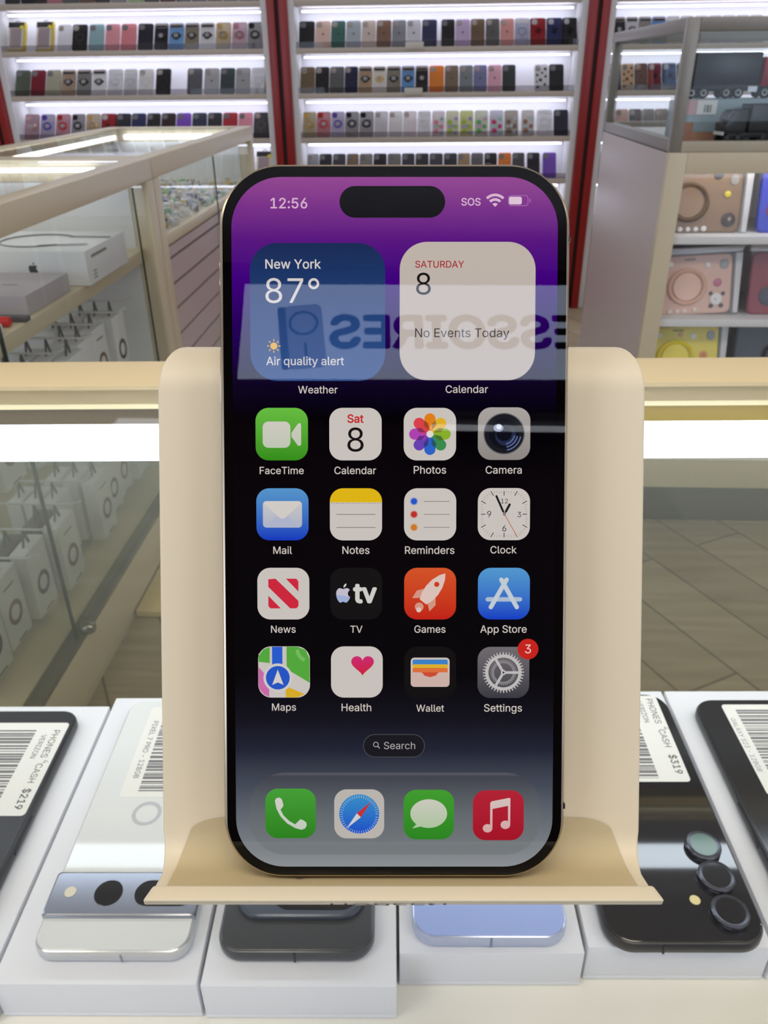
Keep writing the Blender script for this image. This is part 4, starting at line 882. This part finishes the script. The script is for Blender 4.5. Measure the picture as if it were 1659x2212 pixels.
def ui_text(st, x0, x1, base, mt=WT, bold=0.0, z=4, name='screen_text'):
    cxp = (x0 + x1) / 2
    def fn(b): b.text(st, mt, 0, 0, 0, width=L(x1 - x0), align='C', bold=bold)
    return ui(name, fn, cxp, base, z)
E_ = lambda *c: emit('ui_%d_%d_%d' % c, c)
# status bar
ui_text('12:56', 586, 663, 451, E_(214, 178, 206), .010); ui_text('SOS', 997, 1037, 445, E_(216, 182, 208), .012)
def wifi(b):
    for r0, r1 in ((L(22), L(27.5)), (L(12.5), L(18)), (0, L(8))):
        a = [math.radians(45 + 90 * k / 12) for k in range(13)]
        b.poly([(r1 * math.cos(t), r1 * math.sin(t)) for t in a] + ([(r0 * math.cos(t), r0 * math.sin(t)) for t in a[::-1]] if r0 else [(0, 0)]), 0, E_(216, 182, 208))
ui('wifi_symbol', wifi, 1069, 448, 4)
def batt(b):
    o, i = rrect(L(43), L(23), L(7), 6), rrect(L(39), L(19), L(5), 6); b.ring(o, i, 0, E_(160, 100, 165)); b.poly(rrect(L(27), L(16), L(4), 6, L(-6), 0), 0, E_(224, 196, 216)); b.poly(rrect(L(3), L(8), L(1.4), 3, L(25), 0), 0, E_(160, 100, 165))
ui('battery_symbol', batt, 1119, 434.5, 4)
ui('camera_island', lambda b: b.poly(rrect(L(223), L(66), L(33), 14), 0, E_(3, 2, 4)), 847.5, 437, 2)
# widgets
def weather(b):
    b.poly(rrect(L(287), L(290), L(58), 12), 0, grad('weather_bg', [(0, (46, 80, 138)), (.5, (36, 66, 120)), (1, (22, 42, 86))], -L(145), L(145)))
ui('weather_widget', weather, 686.5, 675, 2)
ui_text('New York', 575, 692, 581, E_(214, 206, 202), .010); 
ui_text('87\u00b0', 575, 689, 655, E_(214, 206, 204), .0); ui_text('Air quality alert', 577, 742, 789, E_(208, 204, 204), .008)
def sun(b):
    c = E_(226, 176, 60); b.poly(circ(L(7.5), 18), 0, c)
    for k in range(8):
        a = PI / 4 * k; b.poly(capsule(L(10.5) * math.cos(a), L(10.5) * math.sin(a), L(13.5) * math.cos(a), L(13.5) * math.sin(a), L(1.1), 3), 0, c)
ui('sun_symbol', sun, 592, 748, 4)
ui_text('Weather', 645, 729, 850, bold=.006)
ui('calendar_widget', lambda b: b.poly(rrect(L(288), L(291), L(58), 12), 0, grad('cal_bg', [(0, (190, 180, 174)), (1, (192, 180, 170))], -L(145), L(145))), 1009.5, 673, 2)
ui_text('SATURDAY', 898, 1001, 579, E_(168, 38, 44), .008); ui_text('8', 899, 930, 637, E_(26, 22, 26), .0); ui_text('No Events Today', 898, 1098, 729, E_(62, 54, 58), .0)
ui_text('Calendar', 963, 1053, 849, bold=.006)
# icons, drawn in a square from -1 to 1
IH = L(56)
def icon(cx, cy, draw, bg, rad=.50, z=2, half=56, name='app_icon'):
    h = L(half)
    def fn(b):
        sq = Matrix.Diagonal((h, h, 1, 1)); b._k = 0
        b.poly(rrect(2, 2, rad, 10), 0, bg, sq)
        def pl(pts, mt):
            b._k += 1; b.poly(pts, b._k * 1.2e-5, mt, sq)
        def rg(o, i, mt):
            b._k += 1; b.ring(o, i, b._k * 1.2e-5, mt, sq)
        def tx(st, mt, x, y, wdt, bold=0.0):
            b._k += 1; b.text(st, mt, x, y, b._k * 1.2e-5, width=wdt, align='C', bold=bold, M=sq)
        draw(pl, rg, tx)
    return ui(name, fn, cx, cy, z)
def ig(name, c0, c1): return grad('icon_' + name, [(0, c0), (1, c1)], -IH, IH)
WH = E_(203, 196, 190)
XS = {0: (609, 610.5, 612.5, 614), 1: (768, 769, 769.5, 771), 2: (928.5, 929, 929, 929), 3: (1088.5, 1088, 1088, 1087)}
YS = (938, 1111, 1282, 1451)
def d_facetime(pl, rg, tx):
    g = ig('ft_w', (188, 200, 176), (214, 206, 200)); pl(rrect(1.06, 1.0, .22, 6, -.2, -.02), g); pl([(.37, .05), (.62, .40), (.72, .42), (.74, .34), (.74, -.36), (.72, -.44), (.62, -.44), (.37, -.10)], g)
icon(609, 938, d_facetime, ig('facetime', (52, 142, 26), (104, 190, 66)))
def d_cal(pl, rg, tx): tx('Sat', E_(196, 44, 46), 0, .44, .60, .02); tx('8', E_(20, 18, 20), 0, -.66, .62, -.006)
icon(768, 938, d_cal, WH)
def d_photos(pl, rg, tx):
    cs = [(226, 128, 24), (224, 176, 32), (138, 176, 44), (60, 140, 78), (44, 100, 200), (106, 66, 178), (176, 66, 178), (220, 66, 76)]
    for k, c in enumerate(cs):
        a = PI / 2 - k * PI / 4; pl(capsule(.34 * math.cos(a), .34 * math.sin(a), .58 * math.cos(a), .58 * math.sin(a), .215, 10), E_(*c))
    for k, c in enumerate(cs):
        a = PI / 2 - (k + .5) * PI / 4; c2 = tuple(int((p + q) * .36) for p, q in zip(c, cs[(k + 1) % 8])); pl([(.16 * math.cos(a), .16 * math.sin(a)), (.42 * math.cos(a - .22), .42 * math.sin(a - .22)), (.56 * math.cos(a), .56 * math.sin(a)), (.42 * math.cos(a + .22), .42 * math.sin(a + .22))], E_(*c2))
    pl(circ(.13, 16), E_(226, 220, 214))
icon(928.5, 938, d_photos, WH)
def d_camera(pl, rg, tx):
    pl(circ(.79, 36), E_(96, 96, 98)); pl(circ(.75, 36), E_(26, 27, 34)); pl(circ(.58, 32), E_(16, 18, 26)); pl(circ(.40, 28, .06, -.06), E_(34, 42, 70)); pl(circ(.30, 24, 0.0, 0.02), E_(14, 16, 26))
    for r0 in (.62, .50, .38):
        a = [math.radians(-80 + 70 * k / 12) for k in range(13)]; pl([((r0 + .04) * math.cos(t), (r0 + .04) * math.sin(t)) for t in a] + [((r0 - .01) * math.cos(t), (r0 - .01) * math.sin(t)) for t in a[::-1]], E_(92, 104, 150))
    pl(circ(.19, 18, -.22, .22, .15), E_(150, 160, 190)); pl(circ(.10, 14, -.20, .26), E_(226, 228, 234))
icon(1088.5, 937, d_camera, ig('camera', (142, 136, 132), (172, 166, 162)))
def d_mail(pl, rg, tx):
    g = ig('mail_w', (158, 168, 196), (216, 210, 204)); pl(rrect(1.5, 1.02, .14, 5), g); pl([(-.70, -.46), (-.1, .02), (.1, .02), (.70, -.46), (.6, -.5), (-.6, -.5)], E_(176, 182, 204)); pl([(-.72, .44), (-.12, -.12), (0, -.17), (.12, -.12), (.72, .44), (.66, .5), (-.66, .5)], E_(212, 206, 200))
icon(610.5, 1111, d_mail, ig('mail', (18, 56, 190), (86, 150, 204)))
def d_notes(pl, rg, tx):
    a = rrect(2, 2, .5, 10); top = [p for p in a if p[1] >= .45]; pl([(1, .46)] + top + [(-1, .46)], E_(224, 182, 22))
    for k in range(22): pl(circ(.018, 6, -.92 + k * .0876, .42), E_(120, 112, 104))
    pl(rrect(1.5, .025, .01, 2, 0, .0), E_(120, 114, 112)); pl(rrect(1.5, .025, .01, 2, 0, -.5), E_(120, 114, 112))
icon(769, 1111, d_notes, WH)
def d_rem(pl, rg, tx):
    for y, c in ((.5, (40, 84, 200)), (0, (190, 48, 40)), (-.5, (206, 120, 40))):
        pl(circ(.15, 18, -.62, y), E_(*tuple(int(v * .45 + 110) for v in c))); pl(circ(.11, 18, -.62, y), E_(*c)); pl(rrect(1.0, .022, .01, 2, .25, y), E_(120, 114, 112))
icon(929, 1111, d_rem, WH)
def d_clock(pl, rg, tx):
    dk = E_(30, 28, 32)
    for k in range(60):
        a = PI / 30 * k; s = 1 / max(abs(math.cos(a)), abs(math.sin(a))); s = min(s, 1.14); big = k % 5 == 0; l0 = .72 if big else .80
        pl(capsule(l0 * s * math.cos(a), l0 * s * math.sin(a), .88 * s * math.cos(a), .88 * s * math.sin(a), .014 if big else .005, 3), dk if big else E_(120, 112, 110))
    for st, x, y, wd in (('12', 0, .42, .26), ('3', .57, -.11, .14), ('6', 0, -.65, .15), ('9', -.58, -.11, .15)): tx(st, dk, x, y, wd, .0)
    for ang, ln, wd in ((PI / 2 - math.radians(28), .42, .045), (PI / 2 + math.radians(24), .76, .04)):
        pl(capsule(.12 * math.cos(ang), .12 * math.sin(ang), ln * math.cos(ang), ln * math.sin(ang), wd, 6), dk); pl(capsule(0, 0, .2 * math.cos(ang), .2 * math.sin(ang), .016, 4), dk)
    ang = math.radians(-60); pl(capsule(-.0, 0, .98 * math.cos(ang), .98 * math.sin(ang), .012, 4), E_(190, 84, 50)); pl(circ(.05, 12), dk); pl(circ(.025, 10), WH)
icon(1088, 1110.5, d_clock, WH)
def d_news(pl, rg, tx):
    c = E_(206, 40, 62); pl([(-.58, .56), (-.30, .58), (.58, -.28), (.58, -.48), (.50, -.57), (.26, -.57), (-.58, .26)], c); pl([(.58, .08), (.58, .48), (.50, .58), (.10, .58)], c); pl([(-.58, -.08), (-.58, -.48), (-.50, -.57), (-.10, -.57)], c)
icon(612.5, 1282, d_news, WH)
def d_tv(pl, rg, tx):
    pl([(p[0] * .62 - .50, p[1] * .66 - .02) for p in APPLE_PTS], E_(196, 190, 206)); pl([(p[0] * .62 - .50, p[1] * .66 - .02) for p in LEAF_PTS], E_(206, 214, 206))
    pl([(p[0] * .62 - .50, p[1] * .66 - .02) for p in APPLE_PTS[9:20]], E_(160, 176, 214)); tx('tv', E_(208, 206, 200), .34, -.33, .84, .03)
icon(769.5, 1282, d_tv, E_(20, 19, 20))
def d_games(pl, rg, tx):
    def R(p): c, s = math.cos(-.66), math.sin(-.66); return (p[0] * c - p[1] * s + .02, p[0] * s + p[1] * c + .06)
    W1 = E_(222, 196, 186); W2 = E_(212, 150, 130)
    pl([R(p) for p in ((-.24, .0), (-.46, -.28), (-.42, -.62), (-.18, -.42))], W2); pl([R(p) for p in ((.24, .0), (.46, -.28), (.42, -.62), (.18, -.42))], W2)
    pl([R(p) for p in ((0, .92), (.14, .72), (.25, .42), (.29, .10), (.26, -.22), (.16, -.48), (-.16, -.48), (-.26, -.22), (-.29, .10), (-.25, .42), (-.14, .72))], W1)
    pl([R(p) for p in circ(.10, 16, 0, .38)], E_(206, 60, 30)); pl([R(p) for p in circ(.17, 14, 0, -.72)], W2); pl([R(p) for p in circ(.10, 12, .06, -.82)], W1)
icon(929, 1282, d_games, ig('games', (196, 34, 24), (214, 84, 40)))
def d_store(pl, rg, tx):
    w1 = E_(196, 206, 214); w2 = E_(172, 190, 210); pl(capsule(-.62, -.22, .62, -.22, .085), w2); pl(capsule(.10, .54, -.50, -.52, .085), w1); pl(capsule(-.10, .54, .50, -.52, .085), w1)
icon(1088, 1282, d_store, ig('store', (20, 62, 196), (84, 154, 208)))
def d_maps(pl, rg, tx):
    pl([(-.98, -.1), (-.98, .72), (-.55, .55), (-.55, -.9), (-.62, -.92), (-.8, -.82), (-.94, -.6)], E_(202, 196, 190))
    pl([(-.99, -.55), (-.99, .22), (-.55, -.2), (-.55, -.99)], E_(206, 110, 176)) if False else pl([(-.96, -.66), (-.99, -.45), (-.99, .20), (-.58, -.25), (-.58, -.97), (-.78, -.88)], E_(202, 108, 170))
    pl([(-.98, .40), (-.98, .62), (-.80, .88), (-.55, .98), (-.55, .35)], E_(84, 168, 62)); pl([(.1, .99), (.52, .99), (.84, .86), (.99, .5), (.99, -.42), (.1, .12)], E_(84, 168, 62))
    pl([(.06, -.62), (.06, -.99), (.58, -.97)], E_(216, 172, 40)); pl([(.06, -.99), (.06, -.55), (.80, -.86), (.5, -.99)], E_(216, 172, 40))
    pl([(-.46, .1), (-.46, .99), (-.06, .99), (-.06, .1)], E_(40, 92, 206)); pl(circ(.56, 30, -.24, -.22), E_(206, 202, 200)); pl(circ(.46, 30, -.24, -.22), E_(38, 86, 196)); pl([(-.24, .10), (-.02, -.50), (-.24, -.40), (-.46, -.50)], E_(214, 208, 204))
    a = [math.radians(180 + 70 * k / 10) for k in range(11)]; pl([(.95 + .50 * math.cos(t), .88 + .50 * math.sin(t)) for t in a] + [(.95 + .36 * math.cos(t), .88 + .36 * math.sin(t)) for t in a[::-1]], E_(118, 186, 96))
icon(614, 1451, d_maps, WH)
def d_health(pl, rg, tx):
    pts = []
    for k in range(40):
        t = 2 * PI * k / 40; x = 16 * math.sin(t) ** 3; y = 13 * math.cos(t) - 5 * math.cos(2 * t) - 2 * math.cos(3 * t) - math.cos(4 * t); pts.append((.22 + x * .0275, .30 + y * .0268))
    pl(pts, grad('heart', [(0, (206, 34, 44)), (1, (206, 44, 120))], -IH * .15, IH * .7))
icon(771, 1451, d_health, WH)
def d_wallet(pl, rg, tx):
    pl(rrect(1.5, 1.14, .14, 5), E_(206, 194, 188)); pl(rrect(1.36, .25, .06, 4, 0, .37), E_(62, 130, 200)); pl(rrect(1.36, .22, .05, 4, 0, .20), E_(222, 178, 44)); pl(rrect(1.36, .22, .05, 4, 0, .06), E_(222, 112, 60))
    pl([(-.68, .0), (.68, .0), (.68, -.02), (.3, -.02), (.2, -.16), (0, -.22), (-.2, -.16), (-.3, -.02), (-.68, -.02)], E_(206, 76, 52)); pl([(-.73, -.0), (-.34, -.0), (-.22, -.13), (0, -.19), (.22, -.13), (.34, -.0), (.73, -.0), (.74, -.46), (.66, -.56), (-.66, -.56), (-.74, -.46)], E_(206, 178, 170))
icon(929, 1451.5, d_wallet, E_(18, 17, 18))
def d_settings(pl, rg, tx):
    g = E_(192, 188, 188); n = 40
    o = []
    for k in range(n):
        a0 = 2 * PI * k / n
        for da, r_ in ((0, .80), (.25, .80), (.35, .70), (.85, .70)): o.append((r_ * math.cos(a0 + da * 2 * PI / n), r_ * math.sin(a0 + da * 2 * PI / n)))
    rg(o, [(.58 * p[0] / math.hypot(*p), .58 * p[1] / math.hypot(*p)) for p in o], g)
    o2 = [(p[0] * .66, p[1] * .66) for p in o]; rg(o2, [(.36 * p[0] / math.hypot(*p), .36 * p[1] / math.hypot(*p)) for p in o], E_(132, 129, 132))
    for a in (0, 2 * PI / 3, 4 * PI / 3): pl(capsule(.08 * math.cos(a), .08 * math.sin(a), .60 * math.cos(a), .60 * math.sin(a), .05, 4), g)
    pl(circ(.10, 16), g); pl(circ(.04, 12), E_(60, 58, 60))
icon(1087, 1452, d_settings, ig('settings', (58, 58, 66), (112, 108, 112)))
def badge(b): b.poly(circ(L(22.5), 28), 0, E_(200, 36, 30)); b.text('3', E_(226, 210, 204), 0, -L(9), 2e-5, width=L(13), align='C')
ui('notification_badge', badge, 1139.5, 1401, 9)
def d_phone(pl, rg, tx):
    w_ = ig('handset', (190, 204, 186), (216, 208, 204)); pts = [(-.62, .52), (-.56, .62), (-.42, .64), (-.34, .56), (-.28, .34), (-.32, .24), (-.40, .16), (-.28, -.08), (-.06, -.30), (.18, -.44), (.28, -.34), (.38, -.24), (.48, -.26), (.62, -.36), (.64, -.48), (.58, -.60), (.44, -.66), (.20, -.60), (-.14, -.40), (-.40, -.12), (-.56, .20)]
    pl(pts, w_)
icon(628, 1756, d_phone, ig('phone', (44, 130, 30), (70, 160, 56)), half=55)
def d_safari(pl, rg, tx):
    pl(circ(.80, 40), ig('safari', (22, 60, 200), (60, 150, 200)))
    for k in range(48):
        a = 2 * PI * k / 48; pl(capsule(.66 * math.cos(a), .66 * math.sin(a), .76 * math.cos(a), .76 * math.sin(a), .010, 2), E_(170, 190, 214))
    pl([(.48, .54), (-.09, .07), (.07, -.09)], E_(196, 48, 50)); pl([(-.50, -.54), (-.09, .07), (.07, -.09)], E_(206, 204, 206))
icon(776, 1757, d_safari, E_(188, 182, 176), half=54.5)
def d_msg(pl, rg, tx):
    g = ig('bubble', (160, 196, 146), (214, 206, 200)); pl(circ(.73, 36, 0, .04, .58), g); pl([(-.60, -.2), (-.42, -.50), (-.66, -.56), (-.50, -.40)], g); pl([(-.58, -.14), (-.46, -.42), (-.62, -.53), (-.44, -.51), (-.2, -.44)], g)
icon(926, 1758.5, d_msg, ig('messages', (44, 134, 34), (66, 158, 48)), half=55)
def d_music(pl, rg, tx):
    w_ = ig('music_w', (214, 160, 160), (212, 200, 196)); pl(circ(.19, 18, -.42, -.52, .17), w_); pl(circ(.19, 18, .28, -.38, .17), w_)
    pl([(-.31, -.52), (-.23, -.52), (-.23, .32), (.39, .44), (.39, -.38), (.47, -.38), (.47, .68), (.42, .70), (-.27, .56), (-.31, .50)], w_) if False else None
    pl([(-.32, -.52), (-.23, -.52), (-.23, .50), (-.32, .50)], w_); pl([(.38, -.38), (.47, -.38), (.47, .66), (.38, .66)], w_); pl([(-.32, .24), (.47, .40), (.47, .68), (.42, .70), (-.27, .56), (-.32, .50)], w_)
icon(1076, 1760, d_music, ig('music', (166, 20, 40), (180, 36, 54)), half=55.5)
for st, x0, x1, yb in (('FaceTime', 562, 656, 1024), ('Calendar', 723, 812, 1024), ('Photos', 894, 963, 1023), ('Camera', 1049, 1126, 1023), ('Mail', 591, 631, 1196), ('Notes', 740, 798, 1196), ('Reminders', 875, 981, 1196), ('Clock', 1059, 1115, 1195),
                       ('News', 586, 639, 1366), ('TV', 757, 783, 1366), ('Games', 895, 962, 1366), ('App Store', 1037, 1137, 1366), ('Maps', 588, 640, 1534), ('Health', 738, 802, 1535), ('Wallet', 899, 959, 1536), ('Settings', 1045, 1127, 1536)):
    ui_text(st, x0, x1, yb, bold=.006, name='icon_label')
def pill(b):
    b.poly(rrect(L(134), L(51), L(25.5), 12), 0, E_(26, 26, 33)); b.ring(rrect(L(134), L(51), L(25.5), 12), rrect(L(131), L(48), L(24), 12), 1e-5, E_(74, 76, 84))
ui('search_pill', pill, 851, 1610, 2); ui_text('Search', 829, 897, 1617, E_(172, 168, 168), .0)
def mag(b): b.ring(circ(L(6), 18), circ(L(4.4), 18), 0, E_(172, 168, 168)); b.poly(capsule(L(4), L(-4), L(8), L(-8), L(1), 3), 0, E_(172, 168, 168))
ui('magnifier_symbol', mag, 812, 1607, 4)
def dock(b):
    o, i = rrect(L(634), L(182), L(76), 14), rrect(L(630), L(178), L(74), 14)
    b.poly(o, 0, grad('dock_bg', [(0, (118, 124, 127)), (.5, (100, 106, 112)), (.95, (66, 68, 78)), (1, (92, 92, 100))], -L(91), L(91)))
ui('dock_panel', dock, 853.5, 1757, 1)
COVER = glass('cover_glass', (255, 255, 255), 1.0, 0.0, 1.5)
MB().poly(rrect(PW - .0017, PH - .0017, .0128, 14, 0, PH / 2), .0006, COVER).obj('cover_glass', ph, smooth=False)
bandm = cm((40, 36, 38))
MB().box(.0200, .0211, PH - .0006, PH + .0001, -.0070, -.0004, bandm).obj('antenna_band', ph); MB().box(PW / 2 - .0006, PW / 2 + .0001, .1430, .1441, -.0070, -.0004, bandm).obj('antenna_band', ph)
MB().box(-.0222, -.0211, -.0001, .0006, -.0070, -.0004, bandm).obj('antenna_band', ph); MB().box(PW / 2 - .0006, PW / 2 + .0001, .0160, .0171, -.0070, -.0004, bandm).obj('antenna_band', ph)
MB().box(-PW / 2 - .0004, -PW / 2 + .0003, .108, .120, -.0055, -.0025, FRAME).obj('side_button', ph, .0002)
MB().box(-PW / 2 - .0004, -PW / 2 + .0003, .134, .139, -.0055, -.0025, FRAME).obj('side_button', ph, .0002)

# stand: one bent sheet - lip, tray, back plate, rounded top, rear leg
STM = mat('cream_abs', (222, 209, 183), .45)
st = thing('phone_stand', 'cream bent-sheet phone stand standing on the counter glass', 'phone stand', M=PM @ Matrix.Translation((.0018, 0, 0)))
gz = PMI @ Vector((0, 0, 0))
# inner (upper/front) profile as (v, n, half width)
PB_N, FR = -.0112, .0068
inner = [(.0039, .0100, .0536), (.0012, .0086, .0545), (-.0006, .0068, .0556), (-.0010, .0050, .0560)]
for k in range(0, 9):
    a = PI / 2 * k / 8; inner.append((-.0010 + FR * (1 - math.cos(a)), PB_N + FR * (1 - math.sin(a)), .0560 + .0015 * k / 8))
inner += [(.012, PB_N, .0575), (.0600, PB_N, .0575), (.1112, PB_N, .0575)]
top_r = .0125
for k in range(1, 21):
    a = PI * k / 20
    inner.append((.1112 + top_r * math.sin(a), PB_N - top_r * (1 - math.cos(a)), .0575 - .0042 * (1 - abs(math.cos(a)) if a < PI / 2 else 1)))
# rear leg runs straight down to the counter glass
vz = PV.z; nz_ = PN.z; h0 = P0.z - (GT - .0003)
n_end = -.0700
v_end = (-(h0) - n_end * nz_) / vz + .0012
inner.append((.060, -.0420, .0535)); inner.append((v_end + .01, n_end + .004, .0535)); inner.append((v_end, n_end, .0535))
TH = .0034
def offset(pr, d):
    out = []
    for i, (v, n, hw) in enumerate(pr):
        a = pr[max(0, i - 1)]; c = pr[min(len(pr) - 1, i + 1)]
        tv, tn = c[0] - a[0], c[1] - a[1]; l_ = math.hypot(tv, tn) or 1
        out.append((v + tn / l_ * d, n - tv / l_ * d, hw))
    return out
outer = offset(inner, TH)
outer[0] = (.0026, .0142, .0548); outer[1] = (.0006, .0120, .0553); outer[2] = (-.0012, .0068, .0556); outer[3] = (-.0038, .0015, .0560)
b = MB(); nP = len(inner)
segs = [-1, -.985, -.9, -.5, 0, .5, .9, .985, 1]
vs, fs = [], []
for lay in (inner, outer):
    for (v, n, hw) in lay: vs += [(s * hw, v, n) for s in segs]
ns = len(segs)
for i in range(nP - 1):
    for j in range(ns - 1):
        a = i * ns + j; fs.append((a, a + 1, a + ns + 1, a + ns)); o = nP * ns + a; fs.append((o, o + ns, o + ns + 1, o + 1))
    for j in (0, ns - 1):
        a = i * ns + j; o = nP * ns + a
        fs.append((a, a + ns, o + ns, o) if j == 0 else (a, o, o + ns, a + ns))
for i in (0, nP - 1):
    for j in range(ns - 1):
        a = i * ns + j; o = nP * ns + a; fs.append((a, o, o + 1, a + 1) if i == 0 else (a, a + 1, o + 1, o))
b.add(vs, fs, STM)
body = b.obj('sheet_body', st)
bm = bmesh.new(); bm.from_mesh(body.data); bmesh.ops.recalc_face_normals(bm, faces=bm.faces)
ed = [e for e in bm.edges if len(e.link_faces) == 2 and e.calc_face_angle(0) > .9]
bmesh.ops.bevel(bm, geom=ed, offset=.0007, segments=3, affect='EDGES', profile=.5); bm.to_mesh(body.data); bm.free()
body.data.polygons.foreach_set('use_smooth', [True] * len(body.data.polygons)); body.data.set_sharp_from_angle(angle=math.radians(40))
# thin darker khaki sheet: the shade in the tray put in as colour
shade_rows = [(-.0007, .0046, .0530)]
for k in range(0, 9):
    a = PI / 2 * k / 8; shade_rows.append((-.0010 + FR - (FR - .0004) * math.cos(a), PB_N + FR - (FR - .0004) * math.sin(a), .0530 - .0022 * (k / 8) ** 2))
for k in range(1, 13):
    a = PI / 2 * k / 12; shade_rows.append((.0058 + .0036 * math.sin(a), PB_N + .0004, .0508 - .0095 * (1 - math.cos(a))))
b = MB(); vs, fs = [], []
for i, (v, n, hw) in enumerate(shade_rows):
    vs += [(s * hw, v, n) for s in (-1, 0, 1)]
for i in range(len(shade_rows) - 1):
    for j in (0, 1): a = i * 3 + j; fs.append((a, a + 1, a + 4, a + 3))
b.add(vs, fs, mat('tray_shade_khaki', (192, 176, 140), .7)); b.obj('tray_shade_sheet', st)
# lettering wrapped round the lower edge of the lip
tv, tf, twd, tht = text_geo('UGREEN')
kx = .0245 / twd; A0, A1, A2 = outer[0], outer[1], outer[2]
l1 = math.hypot(A1[0] - A0[0], A1[1] - A0[1])
def lipmap(d):
    if d <= l1: f = d / l1; p, q = A0, A1
    else: f = (d - l1) / math.hypot(A2[0] - A1[0], A2[1] - A1[1]); p, q = A1, A2
    return p[0] + (q[0] - p[0]) * f - .00012, p[1] + (q[1] - p[1]) * f + .00022
vs = []
for v in tv:
    vv, nn = lipmap(l1 * .72 + (tht - v.y) * kx)
    vs.append((v.x * kx - .0155, vv, nn))
MB().add(vs, tf, mat('grey_print', (128, 126, 122), .5)).obj('lip_lettering', st, smooth=False)
